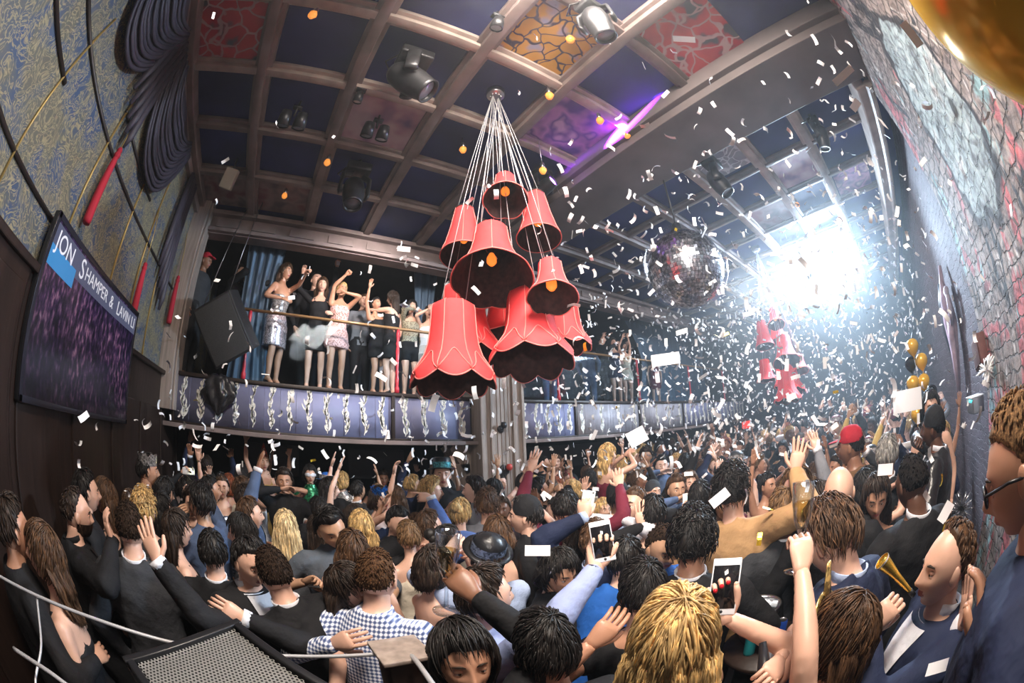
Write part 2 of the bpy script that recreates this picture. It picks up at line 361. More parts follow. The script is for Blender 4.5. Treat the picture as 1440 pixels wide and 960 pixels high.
# near brick wall carries the graffiti and stops 3.85 m down the room; beyond it the wall steps back
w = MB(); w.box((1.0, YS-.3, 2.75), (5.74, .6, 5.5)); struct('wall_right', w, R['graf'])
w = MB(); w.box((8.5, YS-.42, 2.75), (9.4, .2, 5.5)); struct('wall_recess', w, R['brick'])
w = MB(); w.box((3.9, YS-.27, 2.75), (.05, .5, 5.5)); struct('trim_corner', w, R['beamlight'])
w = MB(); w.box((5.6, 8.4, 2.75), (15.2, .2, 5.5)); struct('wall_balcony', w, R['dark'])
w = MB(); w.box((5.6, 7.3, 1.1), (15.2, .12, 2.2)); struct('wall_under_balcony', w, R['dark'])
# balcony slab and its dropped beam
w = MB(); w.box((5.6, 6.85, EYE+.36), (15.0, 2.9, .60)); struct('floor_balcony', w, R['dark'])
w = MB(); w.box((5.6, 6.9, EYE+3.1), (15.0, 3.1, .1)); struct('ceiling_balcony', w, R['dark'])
w = MB(); w.box((5.6, YB+.12, EYE+2.9), (15.0, .24, .34), bev=.01)
w.box((5.6, YB-.03, EYE+2.77), (15.0, .1, .06), bev=.01); w.box((5.6, YB-.04, EYE+3.04), (15.0, .14, .07), bev=.01)
for k in range(24):
    w.box((-1.3+k*.62, YB-.012, EYE+2.9), (.4, .03, .13), bev=.008)
struct('trim_balcony_beam', w, R['beam'])
# ceiling beams: a grid of flat taupe boards with a step
def beam(name, a, b, wdt, dep, m, m2=None):
    mb = MB(); a = Vector(a); b = Vector(b); d = b-a; L = d.length; Rm = rotz(math.atan2(d.y, d.x))
    mb.box((a+b)/2-Vector((0, 0, dep/2)), (L, wdt, dep), Rm, bev=.006)
    mb.box((a+b)/2-Vector((0, 0, dep*.25)), (L, wdt+.09, dep*.5), Rm, bev=.006)
    return mb
for i, k in enumerate((.25, .521, .797, 1.076, 1.363)):
    xs = [(-1.87, 2.74, 0)] if k > .4 else [(-1.87, 2.74, 0)]
    o = beam('b', (XL, 3.15*k, ZC), (2.74 if k > .24 else 2.7, 3.15*k, ZC), .085, .1, None).build('ceiling_beam', R['beamlight'] if k in (.521, .797) else R['beam']); o['kind'] = 'structure'
for i, k in enumerate((-.58, -.30, .0, .297, .575)):
    o = beam('b', (3.15*k, YS, ZC), (3.15*k, YB, ZC), .1, .115, None).build('ceiling_beam', R['beam']); o['kind'] = 'structure'
# soffit: wide dropped band crossing the room
w = MB(); w.box((3.15*1.005, (YS+YB)/2, ZC-.15), (3.15*.27, YB-YS, .3), bev=.01)
w.box((3.15*.868, (YS+YB)/2, ZC-.1), (.14, YB-YS, .2), bev=.01)
w.box((3.15*1.142, (YS+YB)/2, ZC-.1), (.1, YB-YS, .2), bev=.01)
struct('ceiling_soffit', w, R['soffit'])
for k in (-.01, .25, .52, .80, 1.08, 1.36):
    o = beam('b', (3.65, 3.15*k, ZC), (XF, 3.15*k, ZC), .1, .12, None).build('ceiling_beam', R['beamlight'] if k < .6 else R['beam']); o['kind'] = 'structure'
for k in range(8):
    X = 4.62+k*.95
    o = beam('b', (X, YS, ZC), (X, YB, ZC), .07, .08, None).build('ceiling_beam', R['beam']); o['kind'] = 'structure'
# curved-looking edge channel at the right of the ceiling
w = MB(); w.box((8.4, -1.04, ZC-.16), (9.4, .16, .32), bev=.03); w.tube([(3.7, -1.16, ZC-.3), (XF, -1.16, ZC-.3)], [.06], n=10)
struct('trim_ceiling_edge', w, R['beamlight'])
# cornice of the left wall
w = MB(); w.box((XL+.06, 2.1, ZC-.07), (.16, 6.6, .14), bev=.01); w.box((XL+.03, 2.1, ZC-.2), (.07, 6.6, .1), bev=.01)
struct('trim_cornice', w, R['beam'])
# wallpaper panel mouldings: dark level strips, gold upright strips
def strip(p, q, w_, m, nm):
    mb = MB(); mb.tube([p, q], [(w_, .012)], side=(0, 1, 0) if abs(p[2]-q[2]) > abs(p[1]-q[1]) else (0, 0, 1), n=8); o = mb.build(nm, m); o['kind'] = 'structure'
MT['strap'] = mat('dark_moulding', (.03, .022, .02), .4); MT['goldstrap'] = mat('gold_moulding', (.42, .29, .10), .35, .4)
for (y0, y1, z) in ((-1, 1.9, .97), (-1, 1.25, 1.465), (.2, 5.2, 1.735), (2.1, 3.4, 2.03)):
    strip((XL+.012, y0, EYE+z), (XL+.012, y1, EYE+z), .016, MT['strap'], 'trim_dark_moulding')
for (y, z0, z1) in ((1.19, .6, 2.0), (2.12, .6, 2.3), (3.1, .6, 2.6), (3.72, .6, 2.6), (4.35, .6, 2.7)):
    strip((XL+.012, y, EYE+z0), (XL+.012, y, EYE+z1), .010, MT['goldstrap'], 'trim_gold_moulding')
w = MB(); w.box((XL+.03, 3.6, (EYE+.62)/2), (.07, 6.9, EYE+.62), bev=.01)
for k in range(9): w.box((XL+.075, .5+k*.82, 1.55), (.03, .6, 1.7), bev=.01)
w.box((XL+.06, 3.6, EYE+.64), (.13, 6.9, .05), bev=.01)
struct('trim_wainscot', w, R['dwood'])
# corner post where the left wall meets the balcony
w = MB(); w.box((XL+.12, 5.28, 3.9), (.24, .42, 3.0), bev=.01); w.box((XL+.26, 5.28, 3.9), (.03, .3, 3.0), bev=.008)
struct('trim_corner_post', w, R['wood'])
# --- balcony front: panels between timber frames, painted with flower stems
def flower(mb, x, z0, h, y, rnd, sc=1):
    """painted stem with curling leaves, raised 2 mm on the panel"""
    def rib(pts, w0):
        n = len(pts); L = []; Rr = []
        for i, (a, b_) in enumerate(pts):
            t = i/(n-1); ww = w0*(math.sin(PI*(.12+.88*t))**.6)+.0008
            da = (pts[min(i+1, n-1)][0]-pts[max(i-1, 0)][0], pts[min(i+1, n-1)][1]-pts[max(i-1, 0)][1]); l = math.hypot(*da)+1e-6
            nx, nz_ = -da[1]/l, da[0]/l
            L.append((a+nx*ww, b_+nz_*ww)); Rr.append((a-nx*ww, b_-nz_*ww))
        vs = [(p[0], y, p[1]) for p in L]+[(p[0], y, p[1]) for p in Rr]+[(p[0], y+.004, p[1]) for p in L]+[(p[0], y+.004, p[1]) for p in Rr]
        fs = []
        for i in range(n-1): fs += [(i, n+i, n+i+1, i+1), (2*n+i, i, i+1, 2*n+i+1), (n+i, 3*n+i, 3*n+i+1, n+i+1)]
        mb.add(vs, fs)
    stem = [(x+.02*math.sin(i*.45+rnd.random()*.4)*sc, z0+h*i/17) for i in range(18)]
    rib(stem, .0055)
    for i in range(1, 18):
        for s in (-1, 1):
            if rnd.random() < .2: continue
            a0 = PI/2+s*(.5+rnd.random()*.5); L = (.06+rnd.random()*.10)*sc*(1-.02*i); cur = s*(.10+rnd.random()*.28)
            px, pz = stem[i]; pts = [(px, pz)]; a = a0
            for q in range(6): px += math.cos(a)*L/6; pz += math.sin(a)*L/6; a -= cur*.9; pts.append((px, pz))
            pts = [(min(max(p[0], x-.12), x+.12), min(max(p[1], z0-.01), z0+h+.02)) for p in pts]
            rib(pts, .0095)
rnd = random.Random(3)
segs = [(-1.62, 1.50), (1.56, 2.74), (3.62, 4.86), (4.92, 6.75), (6.81, 8.6), (8.66, 10.4), (10.46, 12.9)]
for si, (x0, x1) in enumerate(segs):
    pale = si in (3, 4)
    mb = MB(); mb.box(((x0+x1)/2, YB+.0, EYE+.37), (x1-x0, .05, .58)); nb_ = max(1, int((x1-x0)/.22))
    for k in range(1, nb_): mb.box((x0+(x1-x0)*k/nb_, YB-.026, EYE+.37), (.006, .006, .56))
    pn = mb.build('trim_balcony_panel', R['greyp'] if pale else R['panel']); pn['kind'] = 'structure'
    fl = MB(); nf = max(1, int((x1-x0)/.245))
    for k in range(nf):
        if pale and k % 2: continue
        flower(fl, x0+(k+.5)*(x1-x0)/nf, EYE+.11, .52, YB-.0285, rnd, 1)
    fo = fl.build('trim_painted_flowers', R['leaf'], smooth=False); fo['kind'] = 'structure'
    mb = MB(); mb.box(((x0+x1)/2, YB-.01, EYE+.05), (x1-x0+.06, .1, .06), bev=.008); mb.box(((x0+x1)/2, YB-.01, EYE+.69), (x1-x0+.06, .1, .05), bev=.008)
    mb.box((x0-.03, YB-.01, EYE+.37), (.05, .09, .66), bev=.006)
    o = mb.build('trim_balcony_frame', R['dwood']); o['kind'] = 'structure'
w = MB(); w.box((5.6, YB+.05, EYE+.02), (15.0, .3, .06), bev=.01); struct('trim_balcony_edge', w, R['beam'])
# pillar
w = MB(); w.box((3.2, YB+.1, 1.85), (.74, .6, 3.7), bev=.01)
for dx in (-.37, -.2, .2, .37): w.box((3.2+dx, YB-.22, 1.85), (.05, .06, 3.7), bev=.01)
for k in range(-2, 3): w.box((3.2+k*.07, YB-.205, 1.85), (.055, .02, 3.7), bev=.006)
w.box((3.2, YB+.1, 4.5), (.5, .5, 1.6))
w.box((2.55, YB+.35, .95), (.55, .35, 1.9), bev=.01); w.box((2.72, YB+.35, 2.0), (.25, .35, .5), Matrix.Rotation(-.6, 3, 'Y'))
struct('pillar', w, R['wood'])
def sconce(x, z, big):
    t = thing('wall_sconce', '', 'light', (x, YB-.22, z)); mb = MB()
    mb.lathe([(0.001, 0), (.055, .0), (.06, .015), (.03, .03), (.001, .03)], n=20, R=frame((0, -1, 0)), c=(0, 0, 0)); mb.build('wall_plate', MT['blackmetal'], t)
    mb = MB(); mb.tube([(0, -.02, 0), (0, -.07, -.01), (0, -.09, .02)], [.012, .012, .014]); mb.build('arm', MT['blackmetal'], t)
    mb = MB(); mb.lathe([(.03, -.02), (.045, .0), (.05, .03), (.035, .07), (.02, .075)], c=(0, -.1, .03)); mb.build('lamp_shade', MT['blackmetal'] if not big else mat('red_glass', (.5, .06, .05), .2), t)
    if big:
        mb = MB(); mb.ball((-.06, -.03, .0), (.07, .03, .1), 14, 10); mb.build('backplate', MT['blackmetal'], t)
    return t
sconce(3.15, EYE+.22, False)['label'] = 'small round black sconce high on the timber pillar'
sconce(3.22, EYE-.42, True)['label'] = 'red-shaded black sconce low on the timber pillar'
# handrail, red turned posts, glass sheets
def m_bglass():
    m, t, b = nt('clear_rail_glass'); out = t.nodes['Material Output']
    tr = N(t, 'ShaderNodeBsdfTransparent'); tr.inputs[0].default_value = (.86, .93, .97, 1)
    gl = N(t, 'ShaderNodeBsdfGlossy'); gl.inputs['Roughness'].default_value = .04; gl.inputs['Color'].default_value = (.8, .9, 1, 1)
    lw = N(t, 'ShaderNodeLayerWeight'); lw.inputs[0].default_value = .2; fr = N(t, 'ShaderNodeMath', operation='MULTIPLY'); fr.inputs[1].default_value = .35; t.links.new(lw.outputs['Facing'], fr.inputs[0])
    mx = N(t, 'ShaderNodeMixShader'); t.links.new(fr.outputs[0], mx.inputs[0]); t.links.new(tr.outputs[0], mx.inputs[1]); t.links.new(gl.outputs[0], mx.inputs[2])
    t.links.new(mx.outputs[0], out.inputs['Surface']); return m
R['bglass'] = m_bglass()
rl = MB(); rl.tube([(-.8, YB+.02, EYE+1.665), (2.95, YB+.02, EYE+1.665)], [(.03, .022)], side=(0, 1, 0), n=12); rl.tube([(3.55, YB+.02, EYE+1.665), (12.9, YB+.02, EYE+1.665)], [(.03, .022)], side=(0, 1, 0), n=12)
rt_ = thing('balcony_railing', 'long wooden balcony handrail with red turned posts and glass sheets', 'railing', (0, 0, 0))
rl.build('handrail', R['rail'], rt_)
for x in (-.62, 1.6, 4.55, 6.9, 9.2, 11.4):
    pr = [(.02, 0), (.035, .01), (.035, .08), (.022, .1), (.03, .2), (.018, .26), (.026, .3), (.018, .34), (.024, .5), (.028, .62), (.02, .68), (.032, .72), (.02, .76), (.03, .86), (.022, .93), (.001, .935)]
    mb = MB(); mb.lathe(pr, (x, YB+.02, EYE+.72), 16); mb.build('post', R['redpost'], rt_)
gx = [(-.55, 1.53), (1.67, 2.8), (3.66, 4.48), (4.62, 6.83), (6.97, 9.13), (9.27, 11.33)]
for a, b_ in gx:
    mb = MB(); mb.box(((a+b_)/2, YB+.02, EYE+1.17), (b_-a, .01, .82)); mb.build('glass_sheet', R['bglass'], rt_, smooth=False)
# balcony drapes
def drape(x0, x1, y, z0, z1, m, label, lean=0, group=None):
    mb = MB(); n = 60; k = 12; vs = []
    for i in range(n+1):
        t = i/n; a = t*PI*2*(abs(x1-x0)/.16)
        for j in range(k+1):
            u = j/k; wv = .035*math.sin(a+math.sin(u*3)*.4)
            pinch = 1-.25*math.sin(PI*u)
            vs.append(((x0+x1)/2+(t-.5)*(x1-x0)*pinch+lean*u, y+wv, z0+(z1-z0)*u))
    K = k+1; m_ = len(vs); vs2 = vs+[(p[0], p[1]+.008, p[2]) for p in vs]
    fs = [(i*K+j, (i+1)*K+j, (i+1)*K+j+1, i*K+j+1) for i in range(n) for j in range(k)]
    fs += [(a+m_, d+m_, c_+m_, b_+m_) for a, b_, c_, d in fs]
    mb.add(vs2, fs); o = mb.build('drape', m); tag(o, label, 'curtain', group); return o
drape(-.95, -.25, 5.75, EYE+.72, EYE+3.06, R['bcurt'], 'steel-blue drape behind the hanging black loudspeaker on the balcony')
drape(2.1, 2.55, 6.2, EYE+1.4, EYE+3.06, R['bcurt'], 'short blue-grey drape high behind the tall red lampshades')
drape(8.0, 12.6, 6.4, EYE+.72, EYE+3.06, R['bcurt'], 'wide blue drape at the far end of the balcony')
# beige and black screens under the balcony
for (x, wd) in ((-.2, .9), (1.6, 1.0), (6.4, 3.4)):
    mb = MB(); mb.box((x, 6.6, 1.85), (wd, .05, .5), bev=.01); o = mb.build('trim_sign_board', mat('dark_grey_board', (.06, .06, .065), .5)); o['kind'] = 'structure'
# --- ceiling art panels
def art(cx, cy, w_, h_, kind):
    m, t, b = nt('ceiling_art_'+kind); tc = N(t, 'ShaderNodeTexCoord')
    n = N(t, 'ShaderNodeTexNoise'); n.inputs['Scale'].default_value = 3; n.inputs['Detail'].default_value = 2; t.links.new(tc.outputs['Object'], n.inputs['Vector'])
    vo = N(t, 'ShaderNodeTexVoronoi'); vo.feature = 'DISTANCE_TO_EDGE'; vo.inputs['Scale'].default_value = {'gold': 9, 'red': 6, 'scroll': 9}.get(kind, 3)
    mx0 = N(t, 'ShaderNodeMix'); mx0.data_type = 'VECTOR'; mx0.inputs[0].default_value = .25; t.links.new(tc.outputs['Object'], mx0.inputs['A']); t.links.new(n.outputs['Color'], mx0.inputs['B'])
    t.links.new(mx0.outputs['Result'], vo.inputs['Vector'])
    pal = {'gold': [(.4, (.30, .30, .42)), (.47, (.55, .30, .06)), (.62, (.5, .27, .04))],
           'red': [(.38, (.06, .06, .09)), (.44, (.38, .03, .06)), (.6, (.45, .05, .07))],
           'pink': [(.3, (.16, .10, .22)), (.45, (.42, .26, .34)), (.6, (.55, .42, .46))],
           'mauve': [(.35, (.08, .05, .16)), (.5, (.42, .22, .38)), (.58, (.12, .08, .2)), (.66, (.5, .35, .42))],
           'scroll': [(.4, (.25, .25, .3)), (.5, (.32, .32, .36))],
           'dusk': [(.35, (.09, .06, .07)), (.5, (.22, .15, .14)), (.65, (.16, .05, .06))]}[kind]
    r = ramp(t, n.outputs['Fac'], pal)
    ed = ramp(t, vo.outputs['Distance'], [(.03, (1, 1, 1)), (.07, (0, 0, 0))])
    mx = N(t, 'ShaderNodeMix'); mx.data_type = 'RGBA'; t.links.new(r.outputs[0], mx.inputs['A'])
    if kind in ('gold', 'red', 'scroll'): t.links.new(ed.outputs[0], mx.inputs[0])
    else: mx.inputs[0].default_value = 0
    mx.inputs['B'].default_value = {'gold': (.03, .03, .06, 1), 'red': (.45, .3, .32, 1), 'scroll': (.65, .65, .68, 1)}.get(kind, (.1, .1, .1, 1))
    t.links.new(mx.outputs['Result'], b.inputs['Base Color']); b.inputs['Roughness'].default_value = .6
    mb = MB(); mb.box((cx, cy, ZC-.012), (w_, h_, .02)); o = mb.build('ceiling_mural', m, smooth=False); o['kind'] = 'structure'
G = lambda i: 3.15*(-.30+.297*i)
def cell(ix, iy):   # cell between the beams
    xs = [-1.84, -.945, 0, .936, 1.81, 2.72]; ys = [-.1, .79, 1.64, 2.51, 3.39, 4.29, 5.2]
    return (xs[ix]+xs[ix+1])/2, (ys[iy]+ys[iy+1])/2, xs[ix+1]-xs[ix]-.1, ys[iy+1]-ys[iy]-.1
for ix, iy, kd in ((0, 2, 'red'), (3, 1, 'gold'), (2, 3, 'pink'), (4, 2, 'mauve'), (0, 5, 'dusk'), (1, 5, 'dusk'), (4, 0, 'red'), (0, 1, 'dusk')):
    art(*cell(ix, iy), kd)
art(4.05, 1.2, .8, .75, 'scroll'); art(5.1, .35, .8, .7, 'pink'); art(6.0, -.5, .9, .7, 'mauve'); art(6.1, 1.2, .8, .7, 'dusk')
# ================================================================== people
def smooth01(x): x = max(0., min(1., x)); return x*x*(3-2*x)
def head_mesh(mb, Mh, male=True, smile=False, nu=48, nv=38):
    """head centred on the middle of the skull; +Y is the face; Mh places it"""
    u = np.linspace(-PI, PI, nu, endpoint=False); az = u-0.42*np.sin(u)
    el = np.linspace(-PI/2, PI/2, nv+1)[1:-1]
    A, E = np.meshgrid(az, el); dx = np.sin(A)*np.cos(E); dy = np.cos(A)*np.cos(E); dz = np.sin(E)
    wj = .078 if male else .073
    x = wj*dx; z = .121*dz; y = np.where(dy > 0, .094, .103)*dy
    t = np.clip(-dz, 0, 1)
    x = x*(1-(.30 if male else .38)*t**1.5)
    y = np.where(dy < 0, y*(1-.55*t**1.2), y*(1+.02*t)) 
    x = x*(1+.05*np.exp(-((z-.05)/.05)**2))
    y = y-np.where(dy > 0, .010*np.clip(dz-.45, 0, 1), 0)
    g = lambda a, b_: np.exp(-(a**2+b_**2))
    F = np.clip(dy*2.2, 0, 1); ax = np.abs(x)
    b = .025*g(x/.0125, (z+.024)/.017)+.013*g(x/.009, (z-.004)/.022)+.007*g((ax-.013)/.008, (z+.03)/.009)
    b += -.011*g((ax-.031)/.017, (z-.008)/.014)+.006*g((ax-.028)/.03, (z-.034)/.009)
    b += (.010*g(x/.022, (z+.0565)/.0055)+.011*g(x/.019, (z+.0675)/.0055)-.003*g(x/.03, (z+.079)/.006))
    b += .010*g(x/.022, (z+.100)/.016)+.004*g((ax-.045)/.02, (z+.024)/.02)
    y = y+b*F
    V = [Mh@Vector((float(x[i, j]), float(y[i, j]), float(z[i, j]))) for i in range(nv-1) for j in range(nu)]
    fs = []; mi = []
    def face_m(i, j):
        X, Y, Z = abs(float(x[i, j]+x[i, (j+1) % nu])/2), float(dy[i, j]), float(z[i, j]+z[i+1, j])/2
        return 1 if (Y > .3 and (X/.0235)**2+((Z+.0618)/.0125)**2 < 1) else 0
    for i in range(nv-2):
        for j in range(nu):
            fs.append((i*nu+j, i*nu+(j+1) % nu, (i+1)*nu+(j+1) % nu, (i+1)*nu+j)); mi.append(face_m(i, j))
    n0 = len(V); V += [Mh@Vector((0, 0.01, -.121)), Mh@Vector((0, 0, .121))]
    for j in range(nu):
        fs.append((n0, (j+1) % nu, j)); mi.append(0); fs.append((n0+1, (nv-2)*nu+j, (nv-2)*nu+(j+1) % nu)); mi.append(0)
    o = len(mb.v); mb.v += [tuple(p) for p in V]; mb.f += [tuple(k+o for k in f) for f in fs]; mb.m += mi
    R3 = Mh.to_3x3(); s = R3.col[0].length
    for sx in (-1, 1):
        mb.ball(Mh@Vector((sx*.031, .0715, .006)), .0125*s, 10, 7, mi=2)
        mb.ball(Mh@Vector((sx*.031, .0795, .0055)), .0062*s, 8, 6, mi=3)
        mb.ball(Mh@Vector((sx*.031, .0712, .0105)), (.0155*s, .0140*s, .0105*s), 12, 8, R=R3.normalized()@Matrix.Rotation(.25, 3, 'X'), mi=0)
        mb.ball(Mh@Vector((sx*.031, .0700, -.0015)), (.0150*s, .0132*s, .0065*s), 12, 8, R=R3.normalized(), mi=0)
        mb.ball(Mh@Vector((sx*(wj+.001), -.004, -.008)), (.009*s, .019*s, .031*s), 10, 8, R=R3.normalized()@Matrix.Rotation(sx*.35, 3, 'Z'), mi=0)
        mb.tube([Mh@Vector((sx*.014, .0905, .0285)), Mh@Vector((sx*.030, .0895, .0335)), Mh@Vector((sx*.048, .0765, .0285))], [.003*s, .0042*s, .0018*s], n=6, mi=4)
    if smile:
        mb.tube([Mh@Vector((-.017, .092, -.0605)), Mh@Vector((0, .0975, -.063)), Mh@Vector((.017, .092, -.0605))], [.002*s, .0052*s, .002*s], n=6, mi=2)
def hair_mesh(mb, Mh, style, seed=0, male=True, fine=False):
    rnd_ = random.Random(seed); nu, nv = 44, 26
    vs = []; thick = {'buzz': .005, 'short': .014, 'quiff': .018, 'curly': .030, 'long': .017, 'wavy': .022, 'bob': .02, 'bun': .012, 'balding': .009, 'updo': .014}[style]
    offs = Vector((seed*1.7, seed*.3, 0))
    for i in range(1, nv):
        e = -PI/2+PI*i/nv
        for j in range(nu):
            a = 2*PI*j/nu; d = Vector((math.sin(a)*math.cos(e), math.cos(a)*math.cos(e), math.sin(e)))
            f = max(0, d.y)
            line = -.36+.98*smooth01((d.y+.60)/1.15)       # height of the hairline: low behind, high in front
            if style in ('long', 'wavy', 'bob'): line = -.55+1.10*smooth01((d.y+.15)/.85)
            m = smooth01((d.z-line)/.12)
            if style == 'balding':
                line = -.36+1.42*smooth01((d.y+.60)/1.15); m = smooth01((d.z-line)/.12)
            h = thick
            if style in ('curly', 'wavy'): h *= .75+.9*abs(noise.noise(d*7+offs))
            elif style == 'quiff': h *= .7+1.1*max(0, d.y)*max(0, d.z)*1.6+.25*noise.noise(d*6+offs)
            else: h *= .9+.35*noise.noise(Vector((d.x*9, d.y*9, d.z*3))+offs)
            part = .6*math.exp(-((d.x-.25)/.1)**2) if style in ('long', 'bob', 'short') and d.z > .4 else 0
            r = 1+(h*(1-part)*m-(1-m)*.014)/.1
            x = .080*d.x*r; z = .123*d.z*r; y = (.094 if d.y > 0 else .105)*d.y*r
            t = max(0, -d.z)
            if d.y < 0: y *= 1-.35*t
            x *= 1-.2*t
            vs.append(Mh@Vector((x, y, z+.002)))
    n0 = len(vs); vs += [Mh@Vector((0, 0, -.105)), Mh@Vector((0, -.005, .123+thick))]
    fs = [(i*nu+j, (i+1)*nu+j, (i+1)*nu+(j+1) % nu, i*nu+(j+1) % nu) for i in range(nv-2) for j in range(nu)]
    fs += [(n0, j, (j+1) % nu) for j in range(nu)]+[(n0+1, (nv-2)*nu+(j+1) % nu, (nv-2)*nu+j) for j in range(nu)]
    mb.add(vs, fs)
    s = Mh.to_3x3().col[0].length; R3 = Mh.to_3x3().normalized()
    # strands combed over the scalp
    ns = {'buzz': 500, 'balding': 500}.get(style, 620)*(2 if fine else 1); fw = .55 if fine else 1; Ls = {'buzz': .014, 'short': .045, 'quiff': .055, 'curly': .035, 'balding': .022, 'bun': .07, 'updo': .07}.get(style, .085)
    crown = Vector((.15, -.35, .92)).normalized()
    if style == 'quiff': crown = Vector((.5, .1, .8)).normalized()
    k_ = 0
    while k_ < ns:
        d = Vector((rnd_.gauss(0, 1), rnd_.gauss(0, 1), rnd_.gauss(0, 1))).normalized(); k_ += 1
        line = (-.30+.92*smooth01((d.y+.55)/1.1)) if style not in ('long', 'wavy', 'bob') else (-.5+1.10*smooth01((d.y+.15)/.85))
        if d.z < line+(.06 if d.y < 0 else (.30 if style not in ('long', 'wavy', 'bob', 'curly') else .20)): continue
        if style == 'balding' and d.z < -.2+1.42*smooth01((d.y+.60)/1.15): continue
        fl = d-crown; fl = (fl-d*fl.dot(d)); fl = (fl.normalized() if fl.length > .05 else d.orthogonal())+Vector((rnd_.gauss(0, .25), rnd_.gauss(0, .25), rnd_.gauss(0, .12)))
        if style == 'curly': fl = fl+Vector((rnd_.gauss(0, .9), rnd_.gauss(0, .9), rnd_.gauss(0, .9)))
        fl = fl-d*fl.dot(d); fl.normalize(); P_ = []; th = thick*rnd_.uniform(.85, 1.35); nn = 5
        for q in range(nn):
            u = q/(nn-1); ang = Ls*rnd_.uniform(.9, 1.1)*(u-.3)/.1; dd = (d*math.cos(ang)+fl*math.sin(ang)); lift = th+.004*math.sin(PI*u)+(.010*u if style in ('quiff', 'curly') else 0)
            r = 1+lift/.1; zz = .123*dd.z*r; t = max(0, -dd.z); yy = (.094 if dd.y > 0 else .105)*dd.y*r*(1-.35*t if dd.y < 0 else 1); P_.append(Mh@Vector((.080*dd.x*r*(1-.2*t), yy, zz+.002)))
        wd_ = rnd_.uniform(.0022, .0050)*s*fw; mb.tube(P_, [(wd_*.5, .0014), (wd_, .0028), (wd_, .003), (wd_*.8, .0025), (wd_*.15, .0008)], side=(Mh.to_3x3()@fl).cross(Mh.to_3x3()@d), n=5)
    if style in ('long', 'wavy', 'bob'):
        L = {'long': .36, 'wavy': .33, 'bob': .16}[style]
        # the fall of hair: a crescent sheet behind and beside the face, hanging along world down
        n = 40; k = 16; down = Vector((0, 0, -1)); V = []; c0 = Mh@Vector((0, -.012, .05))
        for i in range(k+1):
            t = i/k; tp = .62+.38*smooth01(t/.16); wd = tp*(.088+.022*math.sin(t*2.4))*(1-.45*smooth01((t-.65)/.35)); dp = tp*(.108-.045*smooth01(t*1.6))*(1-.3*t)
            cc = c0+down*(L*s*t)+R3@Vector((0, -.012-.055*smooth01(t*1.3), 0))*s
            for j in range(n):
                a = 2*PI*j/n; st = 1+(.06 if style != 'wavy' else .11)*math.sin(a*9+t*(2 if style != 'wavy' else 9)+seed)+.05*math.sin(a*17+seed*2+t*3)
                x = math.sin(a)*wd*st; y = math.cos(a)*dp*st
                if y > 0: y *= .25+.10*math.cos(a*2)
                w = .010*math.sin(t*14+seed+a) if style == 'wavy' else 0
                V.append(cc+R3@Vector((x+w, y+w, 0))*s)
        m0 = len(V); V += [c0+down*.0, c0+down*(L*s*1.05)+R3@Vector((0, -.06, 0))*s]
        F = [(i*n+j, (i+1)*n+j, (i+1)*n+(j+1) % n, i*n+(j+1) % n) for i in range(k) for j in range(n)]
        F += [(m0, j, (j+1) % n) for j in range(n)]+[(m0+1, k*n+(j+1) % n, k*n+j) for j in range(n)]
        mb.add(V, F)
        for q_ in range(900 if fine else 420):     # loose locks over the fall of hair
            j = rnd_.randrange(n); i0 = rnd_.randint(0, 7); i1 = min(k, i0+rnd_.randint(5, 10)); P_ = []
            for i in range(i0, i1+1):
                p_ = V[i*n+j]; cc = sum((V[i*n+m_] for m_ in range(0, n, 8)), Vector())/5; od = (p_-cc).normalized()
                P_.append(p_+od*(.002+.003*math.sin(i+q_))+(V[i*n+(j+1) % n]-p_)*((q_*.618) % 1)+Vector((rnd_.gauss(0, .0012),)*2+(0,)))
            P_ = P_[::2]+[P_[-1]+Vector((rnd_.gauss(0, .006), rnd_.gauss(0, .006), -.02*s))]
            wd_ = rnd_.uniform(.002, .0042)*s*fw; mb.tube(P_, [wd_*.3]+[(wd_, .0028)]*(len(P_)-2)+[wd_*.1], n=5)
    if style in ('bun', 'updo'):
        mb.ball(Mh@Vector((0, -.115, .03 if style == 'updo' else .075)), .045*s, 14, 10)
        mb.ball(Mh@Vector((.02, -.10, .05)), .035*s, 12, 8)
